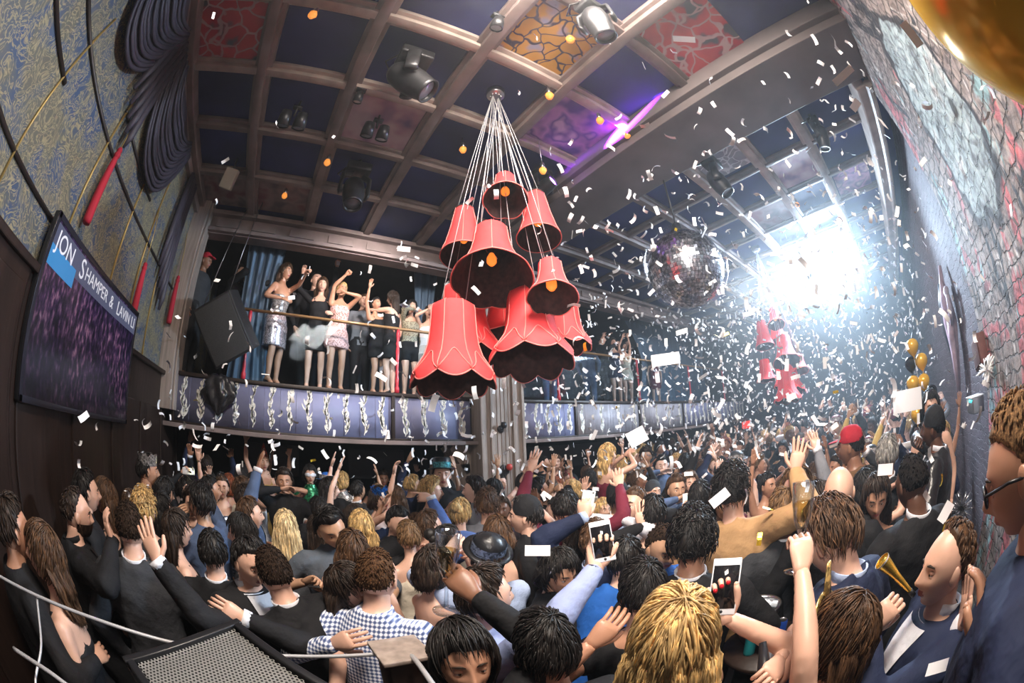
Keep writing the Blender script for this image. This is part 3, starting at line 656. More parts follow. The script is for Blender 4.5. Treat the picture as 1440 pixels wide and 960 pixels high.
def hand_mesh(mb, w, d, nrm, sgn, pose='relax', s=1.0, nails=False):
    """palm, four unequal fingers and a thumb; d = finger direction, nrm = way the palm faces, sgn +1 right -1 left"""
    d = d.normalized(); nrm = (nrm-d*nrm.dot(d))
    if nrm.length < 1e-3: nrm = d.orthogonal()
    nrm.normalize(); sd = d.cross(nrm)*sgn            # towards the thumb
    s *= .96
    curl = {'open': .07, 'relax': .32, 'grip': .95, 'fist': 1.35, 'point': 1.3, 'flat': .02, 'pinch': .7}[pose]
    spread = {'open': .16, 'flat': .05}.get(pose, .05)
    P = lambda a, b_, c: w+(d*a+sd*b_+nrm*c)*s
    mb.tube([P(-.02, 0, 0), P(.012, .0, 0), P(.045, .002, -.002), P(.075, 0, -.002), P(.096, -.002, 0)], [(.026*s, .019*s), (.031*s, .019*s), (.041*s, .018*s), (.043*s, .0145*s), (.037*s, .010*s)], side=sd, n=12)
    for k, (off, L, r) in enumerate(((.030, .076, .0094), (.010, .085, .0097), (-.0105, .078, .0092), (-.030, .062, .0082))):
        c = .08 if (pose == 'point' and k == 0) else curl*(1+.06*k)
        dd = (d+sd*(off*spread/.03)).normalized(); p = P(.088, off, 0); pts = [p-dd*.012*s, p]; a = 0
        for q, fr in enumerate((.44, .31, .25)):
            a += c*(.75 if q == 0 else 1); p = p+(dd*math.cos(a)+nrm*math.sin(a))*(L*fr*s); pts.append(p)
        mb.tube(pts, [r*s, r*1.04*s, r*s, r*.92*s, r*.72*s], n=8)
        mb.ball(pts[-1], r*.74*s, 8, 6)
        if nails: mb.ball(pts[-1]-nrm*(r*.35*s)*(math.cos(a)), (r*.75*s,)*3, 8, 6, mi=5)
    th = {'open': .9, 'relax': .55, 'grip': .45, 'fist': .3, 'flat': .75, 'point': .5, 'pinch': .4}[pose]
    p = P(.018, .026, .004); t1 = (d*.75+sd*th+nrm*(.15+curl*.45)).normalized(); t2 = (d*.95+sd*(th*.35)+nrm*(.1+curl*.6)).normalized()
    pts = [P(.004, .012, 0), p+t1*.012*s, p+t1*.044*s, p+t1*.044*s+t2*.022*s, p+t1*.044*s+t2*.040*s]
    mb.tube(pts, [.014*s, .0135*s, .0112*s, .0105*s, .0075*s], n=9); mb.ball(pts[-1], .0078*s, 8, 6)
    if nails: mb.ball(pts[-1]-nrm*.003*s, .0072*s, 8, 6, mi=5)
    return P(.070, .008, .034)
def resample(P, Rr, m=3):
    """smooth a polyline of points with elliptical radii"""
    P = [Vector(p) for p in P]; Rr = [(r, r) if isinstance(r, (int, float)) else r for r in Rr]; out = []; ro = []
    for i in range(len(P)-1):
        p0 = P[max(i-1, 0)]; p1 = P[i]; p2 = P[i+1]; p3 = P[min(i+2, len(P)-1)]
        for q in range(m):
            t = q/m; t2 = t*t; t3 = t2*t
            out.append(.5*((2*p1)+(p2-p0)*t+(2*p0-5*p1+4*p2-p3)*t2+(3*p1-p0-3*p2+p3)*t3))
            ro.append((Rr[i][0]*(1-t)+Rr[i+1][0]*t, Rr[i][1]*(1-t)+Rr[i+1][1]*t))
    out.append(P[-1]); ro.append(Rr[-1]); return out, ro
TORSO = {True: [(.80, .10, .09, 0), (.86, .165, .115, 0), (.94, .168, .118, -.005), (1.04, .152, .108, 0), (1.14, .156, .112, .005), (1.24, .178, .122, .008), (1.33, .19, .122, .004), (1.40, .180, .104, -.004), (1.445, .125, .082, -.008), (1.475, .072, .066, -.006)],
         False: [(.78, .10, .09, 0), (.84, .172, .122, -.008), (.92, .174, .124, -.01), (1.02, .132, .098, 0), (1.08, .120, .090, .004), (1.18, .138, .104, .012), (1.26, .150, .124, .022), (1.33, .152, .104, .010), (1.39, .150, .082, -.004), (1.435, .098, .066, -.008), (1.47, .056, .056, -.006)]}
PRE = {'down': (.07, .04, -.50), 'up': (.10, .08, .50), 'upin': (-.06, .14, .48), 'high': (.18, .02, .48), 'phone': (-.10, .30, .22), 'drink': (-.10, .26, -.04), 'chest': (-.14, .22, -.14),
       'fwd': (-.02, .50, .08), 'bent': (.05, .22, -.24), 'wave': (.18, .14, .36), 'hip': (.10, -.02, -.40), 'face': (-.14, .17, .16), 'out': (.42, .20, .12), 'hug': (-.08, .36, .04), 'fwdup': (.0, .40, .32), 'behind': (.05, -.1, -.4)}
def figure(sp):
    """builds the meshes of one person in local space (feet at 0, facing +Y). returns dict of meshes and hand frames"""
    male = sp.get('sex', 'm') == 'm'; s = 1.0; vox = sp.get('vox', .018)
    lean = sp.get('lean', 0); side = sp.get('sidelean', 0); tw = sp.get('twist', 0)
    def B(p):
        p = Vector(p); t = smooth01((p.z-.92)/.35)
        if t <= 0: return p
        c = Vector((0, 0, .95)); q = Matrix.Rotation(tw*t, 3, 'Z')@(p-c)
        q = Matrix.Rotation(-lean*t, 3, 'X')@q; q = Matrix.Rotation(side*t, 3, 'Y')@q
        return c+q
    Rt = Matrix.Rotation(side, 3, 'Y')@Matrix.Rotation(-lean, 3, 'X')@Matrix.Rotation(tw, 3, 'Z')
    T = TORSO[male]
    nb = B((0, -.004, 1.47))
    Rh = Matrix.Rotation(side*.5+sp.get('tilt', 0), 3, 'Y')@Matrix.Rotation(sp.get('hyaw', 0)+tw, 3, 'Z')@Matrix.Rotation(-lean*.45-sp.get('nod', 0), 3, 'X')
    nk = nb+Rt@Vector((0, .012, .055))
    hs = .97 if male else .93
    hc = nk+Rh@Vector((0, .022, .098))*1.0
    Mh = Matrix.Translation(hc)@(Rh*hs).to_4x4()
    hipx = .088; legs = sp.get('legs', ((.10, 0), (.10, .02)))
    out = {'hc': hc}
    # arms
    shx = (.178 if male else .150); UA, FA = (.295, .265) if male else (.275, .245)
    arms = {}
    for nm, sg in (('L', -1), ('R', 1)):
        S = B((sg*shx, -.004, 1.405 if male else 1.385))
        tgt = sp.get(nm, 'down')
        if isinstance(tgt, str):
            v = Vector(PRE[tgt]); v = Rt.lerp(Matrix.Identity(3), .5)@Vector((sg*v.x, v.y, v.z)); Wp = S+v
        elif callable(tgt): Wp = tgt(S)
        else: Wp = S+Vector(tgt)
        dv = Wp-S; D = dv.length; mxr = (UA+FA)*.985
        if D > mxr: dv *= mxr/D; D = mxr; Wp = S+dv
        if D < .12: dv = dv.normalized()*.12; D = .12; Wp = S+dv
        pole = Vector(sp.get('pole'+nm, (sg*.8, -.45, -.55 if dv.z < .25 else .1)))
        u = dv.normalized(); pl = pole-u*pole.dot(u)
        if pl.length < 1e-3: pl = Vector((sg, 0, 0))
        pl.normalize(); a = (UA*UA-FA*FA+D*D)/(2*D); h = math.sqrt(max(0, UA*UA-a*a))
        El = S+u*a+pl*h
        fd = (Wp-El).normalized()
        hp = sp.get('hand'+nm, 'relax'); hd = sp.get('hd'+nm); hd = Vector(hd).normalized() if hd is not None else fd
        hn = sp.get('hn'+nm); hn = Vector(hn) if hn is not None else (Vector((0, 1, -.3)) if fd.z > .3 else Vector((-sg*.9, .25, -.5)))
        arms[nm] = (S, El, Wp, fd, hd, hn, hp, sg)
    am = 1.0 if male else .84
    def arm_tube(mb, A, g, end=1.0, mi=0):
        S, El, Wp, fd = A[:4]; inn = S+(B((0, 0, S.z))-S)*.25
        inn.z = S.z-.01; inn = Vector((S.x*.55+nb.x*.45, S.y*.6+nb.y*.4, S.z-.02*(1)))
        P = [inn, S, S.lerp(El, .35), S.lerp(El, .75), El, El.lerp(Wp, .3), El.lerp(Wp, .7), Wp]
        r = [.060*am+g, .058*am+g, .051*am+g, .044*am+g, .041*am+g, .041*am+g*.9, .033*am+g*.7, .0265*am+g*.6]
        if end < 1:
            k = int(round(3+(end-.5)*8)) if end > .5 else 2
            k = max(2, min(7, k)); P = P[:k+1]; r = r[:k+1]
        P, r = resample(P, r, 2); mb.tube(P, r, n=12, mi=mi)
    def torso(mb, g, z0=0, z1=2, gz=None):
        P, r = [], []
        for (z, a, b_, yo) in T:
            if z0 <= z <= z1:
                gg = g if gz is None else g+gz(z)
                P.append(B((0, yo, z))); r.append((a+gg, b_+gg))
        P, r = resample(P, r, 2); mb.tube(P, r, side=Rt@Vector((1, 0, 0)), n=20)
    def leg_pts(sg, i):
        dx, dy = legs[i]; hip = Vector((sg*hipx, 0, .90)); foot = Vector((sg*dx, dy, .085))
        kb = sp.get('knee', .02); kn = (hip+foot)/2+Vector((0, kb+.02, .03))
        return hip, kn, foot
    heel = sp.get('heel', 0 if male else .06)
    def leg_tube(mb, sg, i, g, end=1.0):
        hip, kn, foot = leg_pts(sg, i); lm = 1 if male else .93
        foot = foot+Vector((0, 0, heel))
        P = [hip+Vector((-sg*.01, 0, .04)), hip.lerp(kn, .15), hip.lerp(kn, .6), kn, kn.lerp(foot, .3)+Vector((0, -.012, 0)), kn.lerp(foot, .7), foot]
        r = [.095*lm+g, .094*lm+g, .072*lm+g, .056*lm+g, .056*lm+g, .043*lm+g, .036*lm+g*1.2]
        n = 7 if end >= 1 else (4 if end > .5 else 3)
        P, r = resample(P[:n], r[:n], 2); mb.tube(P, r, n=14)
    # ---- body
    mb = MB(); torso(mb, 0); mb.tube([B((0, -.01, 1.42)), nb, nk, hc+Rh@Vector((0, -.02, -.05))], [.060 if male else .047]*2+[.056 if male else .045]*2, n=14)
    for A in arms.values(): arm_tube(mb, A, 0)
    for i, sg in enumerate((-1, 1)):
        leg_tube(mb, sg, i, 0); ft = leg_pts(sg, i)[2]+Vector((0, 0, heel))
        mb.tube([ft+Vector((0, -.045, -.02)), ft+Vector((0, .02, -.03)), ft+Vector((0, .09, -.05-heel*.6)), ft+Vector((0, .16, -.062-heel*.9))], [(.032, .03), (.036, .036), (.04, .026), (.03, .016)], side=(1, 0, 0), n=12)
    SK = [MT['skin'], MT['lips'], MT['eye'], MT['iris'], MT['brow'], MT['nail']]
    fm = fuse(mb, 'body', SK, vox, 3); mb = from_mesh(fm); bpy.data.meshes.remove(fm)
    head_mesh(mb, Mh, male, sp.get('smile', False))
    hf = {}
    for nm, (S, El, Wp, fd, hd, hn, hp, sg) in arms.items():
        hf[nm] = (Wp, hd, hn, hand_mesh(mb, Wp, hd, hn, sg, hp, 1 if male else .9, sp.get('nails', False)))
    out['body'] = mb.mesh('body', SK); out['hands'] = hf; out['Mh'] = Mh; out['B'] = B
    # ---- hair
    if sp.get('hair', 'short') != 'none':
        mb = MB(); hair_mesh(mb, Mh, sp.get('hair', 'short'), sp.get('seed', 1), male, vox < .0155); out['hair'] = mb.mesh('hair', [MT['stubble' if sp.get('hair') == 'buzz' else 'hair']])
    # ---- clothes
    top = sp.get('top', 'shirt'); cm = MT[sp.get('mat', 'cloth')]
    fold = vox
    def garment(nm, g, z0, z1, sleeve, m, extra=None, gz=None):
        mb = MB(); torso(mb, g, z0, z1, gz)
        if sleeve:
            for A in arms.values(): arm_tube(mb, A, g*.9, sleeve)
        if extra: extra(mb)
        me = fuse(mb, nm, [m], vox, 3)
        # cloth folds
        nvt = len(me.vertices); co = np.empty(nvt*3, 'f'); no = np.empty(nvt*3, 'f'); me.vertices.foreach_get('co', co); me.vertex_normals.foreach_get('vector', no)
        co = co.reshape(-1, 3); sd_ = sp.get('seed', 1)*3.1; dd = np.empty(nvt, 'f')
        for i_, (a_, b_, c_) in enumerate(co.tolist()):
            dd[i_] = noise.noise((a_*9+sd_, b_*9, c_*5.4))*.008+noise.noise((a_*21+sd_, b_*21, c_*16))*.0035
        co += no.reshape(-1, 3)*dd[:, None]; me.vertices.foreach_set('co', co.ravel()); me.update()
        out[nm] = me
    if top in ('suit', 'jacket', 'coat'):
        def ex(mb):
            for k in (-1, 1):     # collar / lapels
                P = [B((k*.045, -.065, 1.50)), B((k*.085, -.03, 1.475)), B((k*.075, .06, 1.44)), B((k*.05, .125, 1.32)), B((k*.02, .15, 1.16))]
                mb.tube(P, [(.022, .014)]*5, side=Rt@Vector((1, 0, 0)), n=8)
        garment('jacket', .026, .75, 1.476, 1.0, cm, ex)
        if sp.get('shirtcol', True):
            mb = MB(); n = 10; vs = []
            for zi in range(n+1):
                z = 1.10+.37*zi/n; w_ = .006+.068*(zi/n)
                row = [T[i] for i in range(len(T)-1) if T[i][0] <= z <= T[i+1][0]]
                i = max(0, T.index(row[0])) if row else len(T)-2; j = min(i+1, len(T)-1); t = (z-T[i][0])/max(1e-6, T[j][0]-T[i][0]); t = min(1, t)
                a = T[i][1]*(1-t)+T[j][1]*t; b_ = T[i][2]*(1-t)+T[j][2]*t; yo = T[i][3]*(1-t)+T[j][3]*t
                for q in range(7):
                    x = w_*(q/3-1); x = max(-a*.9, min(a*.9, x)); y = yo+(b_+.041)*math.sqrt(max(0, 1-(x/(a+.038))**2))
                    vs.append(B((x, y, z)))
            k = len(vs); vs += [v-Rt@Vector((0, .03, 0)) for v in vs]
            fs = [(i*7+q, i*7+q+1, (i+1)*7+q+1, (i+1)*7+q) for i in range(n) for q in range(6)]
            fs += [tuple(k+c for c in reversed(f)) for f in fs]
            mb.add(vs, fs)
            mb.lathe([(.060, -.005), (.066, .02), (.069, .045), (.064, .046), (.060, .02)], nb+Rt@Vector((0, -.004, 0)), 20, R=Rt@Matrix.Rotation(.25, 3, 'X'))
            out['shirt_front'] = mb.mesh('shirt_front', [MT['cloth']])
            for k, A in arms.items():
                mb = MB(); S, El, Wp, fd = A[:4]; mb.tube([Wp-fd*.02, Wp+fd*.014], [(.038*am+.004, .035*am+.004)]*2, n=14)
                out['cuff'+k] = mb.mesh('shirt_cuff', [MT['cloth']])
        if sp.get('tie'):
            mb = MB()
            if sp['tie'] == 'bow':
                c = B((0, .082, 1.462)); mb.ball(c, .012, 8, 6)
                for k in (-1, 1): mb.ball(c+Rt@Vector((k*.03, .002, 0)), (.026, .01, .02), 10, 8)
            else: mb.tube([B((0, .09, 1.45)), B((0, .148, 1.35)), B((0, .162, 1.15))], [(.014, .006), (.022, .006), (.03, .006)], side=(1, 0, 0), n=8)
            out['tie'] = mb.mesh('tie', [MT['satin']])
    elif top in ('shirt', 'tee', 'sweater'):
        def ex2(mb):
            if top == 'shirt': mb.lathe([(.052, -.02), (.074, .0), (.078, .035), (.066, .038), (.055, .01)], nb+Rt@Vector((0, -.004, 0)), 20, R=Rt@Matrix.Rotation(.25, 3, 'X'))
        garment('shirt', .014, .82, 1.476 if top == 'shirt' else 1.45, {'shirt': sp.get('sleeve', 1.0), 'sweater': 1.0, 'tee': .5}[top], cm, ex2 if top == 'shirt' else None)
    elif top in ('dress', 'gown', 'top'):
        z1 = sp.get('neck', 1.34)
        def ex3(mb):
            if top != 'top':
                hem = sp.get('hem', .62); P, r = resample([B((0, -.005, .95)), B((0, -.005, .84)), (0, 0, (hem+.84)/2), (0, 0, hem)], [(.18, .13), (.19, .14), (.19+.02, .14), (.185+sp.get('flare', 0), .135+sp.get('flare', 0))], 2)
                mb.tube(P, r, side=(1, 0, 0), n=20)
            if sp.get('straps', True):
                for k in (-1, 1): mb.tube([B((k*.075, .11, z1-.06)), B((k*.085, .05, 1.42)), B((k*.08, -.05, 1.40)), B((k*.075, -.085, z1-.06))], [.013], n=8)
        garment('dress' if top != 'top' else 'top', .011, .78, z1, sp.get('sleeve', 0), cm, ex3)
    low = sp.get('low', 'trousers' if male else ('none' if top in ('dress', 'gown') else 'skirt'))
    if low == 'trousers':
        mb = MB(); torso(mb, .012, .7, 1.05)
        for i, sg in enumerate((-1, 1)): leg_tube(mb, sg, i, .016)
        out['trousers'] = fuse(mb, 'trousers', [MT['cloth']], vox*1.15, 2)
    elif low in ('skirt', 'shorts'):
        mb = MB(); torso(mb, .016, .7, 1.05)
        if low == 'skirt': mb.tube([(0, 0, .86), (0, 0, .56)], [(.20, .15), (.20, .15)], side=(1, 0, 0), n=20)
        else:
            for i, sg in enumerate((-1, 1)): leg_tube(mb, sg, i, .02, .4)
        out[low] = fuse(mb, low, [MT[sp.get('lowmat', 'cloth')]], vox*1.1, 2)
    # ---- shoes
    for i, sg in enumerate((-1, 1)):
        mb = MB(); ft = leg_pts(sg, i)[2]
        if male: mb.tube([ft+Vector((0, -.07, -.04)), ft+Vector((0, -.02, -.035)), ft+Vector((0, .06, -.045)), ft+Vector((0, .16, -.055)), ft+Vector((0, .205, -.062))], [(.03, .035), (.042, .045), (.047, .038), (.046, .028), (.03, .018)], side=(1, 0, 0), n=12)
        else:
            mb.tube([ft+Vector((0, -.05, -.01+heel*.6)), ft+Vector((0, .02, -.035+heel*.7)), ft+Vector((0, .09, -.062+heel*.2)), ft+Vector((0, .19, -.07))], [(.03, .022), (.035, .02), (.043, .018), (.025, .012)], side=(1, 0, 0), n=10)
            mb.tube([ft+Vector((0, -.055, heel*.5)), ft+Vector((0, -.05, -.083))], [.012, .007], n=8)
        out['shoe'+str(i)] = mb.mesh('shoe', [MT['satin']])
    # ---- hats and head jewellery
    hat = sp.get('hat')
    if hat:
        mb = MB(); L = lambda p: Mh@Vector(p); R3 = Mh.to_3x3()
        hm = MT['cloth']
        if hat == 'beanie':
            mb.lathe([(.092, .018), (.095, .03), (.094, .06), (.085, .10), (.06, .135), (.02, .152), (.0005, .153)], hc+R3@Vector((0, -.008, 0)), 24, R=R3@Matrix.Rotation(.12, 3, 'X'))
        elif hat == 'cap':
            mb.lathe([(.088, .035), (.092, .045), (.091, .07), (.08, .11), (.05, .138), (.0005, .146)], hc+R3@Vector((0, -.008, 0)), 24, R=R3)
            mb.tube([L((0, .06, .05)), L((0, .10, .055)), L((0, .165, .045))], [(.07, .006), (.072, .006), (.045, .005)], side=R3@Vector((1, 0, 0)), n=16)
        elif hat in ('top_hat', 'bowler'):
            h = .18 if hat == 'top_hat' else .17
            pr = [(.0005, h), (.07, h), (.088, h-.015), (.086, .08), (.09, .065), (.13, .06), (.135, .066), (.13, .072), (.095, .075)] if hat == 'top_hat' else [(.0005, h), (.05, h-.01), (.08, h-.04), (.09, .09), (.09, .065), (.13, .068), (.135, .075), (.1, .07)]
            mb.lathe(pr, hc, 26, R=R3@Matrix.Rotation(sp.get('hattilt', .1), 3, 'X')); hm = MT['satin']
            m2 = MB(); m2.lathe([(.092, .072), (.0925, .10), (.0905, .13)], hc, 26, R=R3@Matrix.Rotation(sp.get('hattilt', .1), 3, 'X')); out['hat_band'] = m2.mesh('hat_band', [MT['sequin']])
        elif hat == 'party_hat':
            mb.lathe([(.07, .085), (.045, .15), (.02, .22), (.0005, .27)], hc, 18, R=R3); hm = MT['satin']
        elif hat == 'crown':
            mb.lathe([(.088, .05), (.092, .08), (.096, .12)], hc, 24, R=R3, fn=lambda a, i: (1, .03*abs(math.sin(a*4)) if i == 2 else 0)); hm = MT['sequin']
        elif hat in ('tiara', 'headband'):
            pts = [L((math.sin(a)*.088, math.cos(a)*.02+.02, .0+.128*math.cos(a)+.004)) for a in np.linspace(-1.45, 1.45, 15)]
            mb.tube(pts, [(.004, .010)]*15, side=R3@Vector((0, 1, 0)), n=6); hm = MT['sequin']
            if hat == 'tiara':
                for a in np.linspace(-.8, .8, 9): mb.tube([L((math.sin(a)*.09, .03, .128*math.cos(a))), L((math.sin(a)*.10, .035, .128*math.cos(a)+.05*math.cos(a)+.01))], [.005, .001], n=6)
        elif hat == 'mask':
            mb.tube([L((-.075, .06, .012)), L((-.03, .094, .012)), L((0, .104, .008)), L((.03, .094, .012)), L((.075, .06, .012))], [(.016, .004), (.026, .005), (.015, .005), (.026, .005), (.016, .004)], side=R3@Vector((0, 0, 1)), n=8)
        elif hat == 'feather':
            pts = [L((.02, .07, .10)), L((.025, .08, .15)), L((.02, .085, .22))]
            mb.tube(pts, [(.03, .006), (.022, .006), (.012, .004)], side=R3@Vector((1, 0, 0)), n=8); hm = MT['sequin']
            pts = [L((math.sin(a)*.088, math.cos(a)*.04+.04, .02+.112*math.cos(a))) for a in np.linspace(-1.45, 1.45, 15)]
            mb.tube(pts, [(.004, .010)]*15, side=R3@Vector((0, 1, 0)), n=6)
        out['hat'] = mb.mesh(hat, [hm])
    if sp.get('glasses'):
        mb = MB(); L = lambda p: Mh@Vector(p); R3 = Mh.to_3x3()
        for k in (-1, 1):
            pts = [L((k*.033+math.cos(a)*.026, .103-abs(k*.033+math.cos(a)*.026)*.16, .006+math.sin(a)*.020)) for a in np.linspace(0, 2*PI, 17)]
            mb.tube(pts, [.0032], n=6, cap=False)
            mb.tube([L((k*.058, .093, .012)), L((k*.084, .03, .012)), L((k*.085, -.01, .0))], [.0035], n=6)
        mb.tube([L((-.008, .106, .01)), L((.008, .106, .01))], [.003], n=6)
        out['glasses'] = mb.mesh('glasses', [MT['black']])
    if sp.get('beard'):
        mb = MB(); nu = 24
        vs = []; 
        for i in range(8):
            z = -.035-.085*i/7
            for j in range(nu):
                a = -1.5+3.0*j/(nu-1); t = -z/.121; w_ = math.sqrt(max(0, 1-t*t)); x = .080*math.sin(a)*w_**.6*(1-.25*t); y = .100*math.cos(a)*w_**.55*1.0+.002+.010*math.exp(-(x/.03)**2)
                vs.append(Mh@Vector((x, y, z)))
        k = len(vs); vs += [v-Mh.to_3x3()@Vector((0, .02, 0)) for v in vs]
        fs = [(i*nu+j, i*nu+j+1, (i+1)*nu+j+1, (i+1)*nu+j) for i in range(7) for j in range(nu-1)]; fs += [tuple(k+c for c in f) for f in fs]
        mb.add(vs, fs); out['beard'] = mb.mesh('beard', [MT['hair']])
    if sp.get('watch'):
        mb = MB(); S, El, Wp, fd = arms[sp['watch']][:4]; mb.tube([Wp-fd*.03, Wp-fd*.012], [(.034, .03)]*2, n=14); out['watch'] = mb.mesh('watch', [MT['black']])
    return out
SKINS = {'light': (.70, .42, .31), 'pale': (.76, .50, .40), 'tan': (.50, .26, .165), 'brown': (.26, .125, .075), 'dark': (.11, .05, .03), 'olive': (.52, .30, .19)}
HAIRS = {'black': (.012, .010, .010), 'dark': (.028, .017, .012), 'brown': (.08, .042, .022), 'lightbrown': (.17, .10, .05), 'blonde': (.55, .38, .17), 'paleblonde': (.68, .54, .32), 'red': (.25, .07, .03), 'grey': (.3, .3, .3)}
COLS = {'black': (.012, .012, .014), 'navy': (.015, .022, .055), 'charcoal': (.04, .042, .048), 'white': (.75, .76, .82), 'lightblue': (.42, .52, .75), 'blue': (.06, .13, .38), 'red': (.42, .015, .03), 'camel': (.45, .27, .13), 'grey': (.22, .23, .26),
        'silver': (.6, .58, .58), 'gold': (.6, .42, .15), 'green': (.03, .22, .10), 'purple': (.18, .04, .25), 'brownc': (.15, .08, .04), 'pink': (.75, .45, .42), 'cream': (.7, .62, .5), 'slate': (.10, .12, .15), 'burgundy': (.16, .02, .04), 'denim': (.08, .12, .22), 'cobalt': (.02, .12, .45)}
PARTS = [('body', 'body', 'skin'), ('hair', 'hair', 'haircol'), ('jacket', 'jacket', 'col'), ('shirt', 'shirt', 'col'), ('dress', 'dress', 'col'), ('top', 'top', 'col'), ('trousers', 'trousers', 'lowcol'), ('skirt', 'skirt', 'lowcol'), ('shorts', 'shorts', 'lowcol'),
         ('shirt_front', 'shirt_front', 'shirtcol'), ('cuffL', 'shirt_cuff', 'shirtcol'), ('cuffR', 'shirt_cuff', 'shirtcol'), ('tie', 'tie', 'tiecol'), ('shoe0', 'shoe', 'shoecol'), ('shoe1', 'shoe', 'shoecol'), ('hat', None, 'hatcol'), ('hat_band', 'hat_band', 'bandcol'), ('glasses', 'glasses', 'shoecol'), ('beard', 'beard', 'haircol'), ('watch', 'watch', 'shoecol')]
def colour(sp, key):
    if key == 'skin': return SKINS[sp.get('skin', 'light')]
    if key == 'haircol': return HAIRS[sp.get('haircol', 'dark')]
    d = {'col': 'black', 'lowcol': 'black', 'shirtcol': 'white', 'tiecol': 'black', 'shoecol': 'black', 'hatcol': 'black', 'bandcol': 'silver'}[key]
    v = sp.get(key, d); v = d if v is True else v
    return COLS[v] if isinstance(v, str) else v
PEOPLE = []
def assemble(sp, out, root):
    obs = {}
    for key, nm, ck in PARTS:
        if key in out:
            o = bpy.data.objects.new(nm or sp['hat'], out[key]); C.objects.link(o); o.parent = root; o.color = (*colour(sp, ck), 1); obs[key] = o
    return obs
def person(px, py, z, f, label, group=None, dist=None, floor=0.0, **sp):
    """px,py = head centre in the photograph; z = its height above the dance floor; f = facing, clockwise from 'away from the camera'"""
    d = ray(px, py)
    if dist is None: k = (z-EYE)/d.z; hp = CAM+d*k
    else: hp = at_h(px, py, dist)
    ang = math.atan2(hp.y, hp.x); rz = ang-math.radians(f)-PI/2
    hz = hp.z-floor
    # solve scale from the unscaled head height for this lean
    lean = sp.get('lean', 0); side = sp.get('sidelean', 0)
    Rt = Matrix.Rotation(side, 3, 'Y')@Matrix.Rotation(-lean, 3, 'X')@Matrix.Rotation(sp.get('twist', 0), 3, 'Z')
    Rh = Matrix.Rotation(side*.5+sp.get('tilt', 0), 3, 'Y')@Matrix.Rotation(sp.get('hyaw', 0)+sp.get('twist', 0), 3, 'Z')@Matrix.Rotation(-lean*.45-sp.get('nod', 0), 3, 'X')
    c = Vector((0, 0, .95)); hl = c+Rt@Vector((0, -.004, .52))+Rt@Vector((0, .012, .055))+Rh@Vector((0, .022, .098))
    s = sp.get('scale', hz/hl.z)
    Rz = rotz(rz); root_loc = hp-Rz@(hl*s)
    inv = lambda w: Rz.transposed()@(w-root_loc)/s
    for nm in ('L', 'R'):
        t = sp.get(nm)
        if isinstance(t, tuple) and t and t[0] == 'px':
            rr = ray(t[1], t[2]); k = t[3] if len(t) > 3 else 0
            def fn(S, rr=rr, k=k):
                Sw = Rz@(S*s)+root_loc; m = (Sw-CAM).dot(rr)
                reach = .53*s; q = CAM+rr*m; dm = (q-Sw).length
                if dm >= reach*.98: w = Sw+(q-Sw)*(reach*.98/dm)
                else:
                    mx = math.sqrt(max(0, reach*reach-dm*dm)); kk = max(-mx*.97, min(mx*.97, k)); w = q+rr*kk
                return inv(w)
            sp[nm] = fn
        for pre in ('hd', 'hn', 'pole'):
            if pre+nm in sp:      # given in picture terms: right, up, away from the camera
                v = Vector(sp[pre+nm]); b = ray(px, py); r_ = Vector((b.y, -b.x, 0)).normalized(); up_ = r_.cross(b)
                sp[pre+nm] = Rz.transposed()@(r_*v.x+up_*v.y+b*v.z)
    out = figure(sp)
    root = thing('person', label, 'person', root_loc, rz, group); root.scale = (s, s, s)
    if sp.get('rootz') is not None: root.location.z = sp['rootz']
    obs = assemble(sp, out, root)
    info = {'root': root, 'loc': root_loc, 'rz': rz, 's': s, 'hands': {k: (Rz@(v[0]*s)+root_loc, Rz@v[1], Rz@v[2], Rz@(v[3]*s)+root_loc) for k, v in out['hands'].items()}, 'hp': hp, 'obs': obs, 'mouth': Rz@((out['Mh']@Vector((0, .108, -.062)))*s)+root_loc}
    PEOPLE.append((hp.x, hp.y, root_loc.x, root_loc.y)); return info

def proj(p):
    d = (Vector(p)-CAM).normalized(); c = Vector((d.dot(cr_), d.dot(cu_), d.dot(cf_)))
    th = math.acos(max(-1, min(1, c.z))); k = 2*FPX*math.sin(th/2)/max(1e-6, math.hypot(c.x, c.y)); return 720+c.x*k, 480-c.y*k
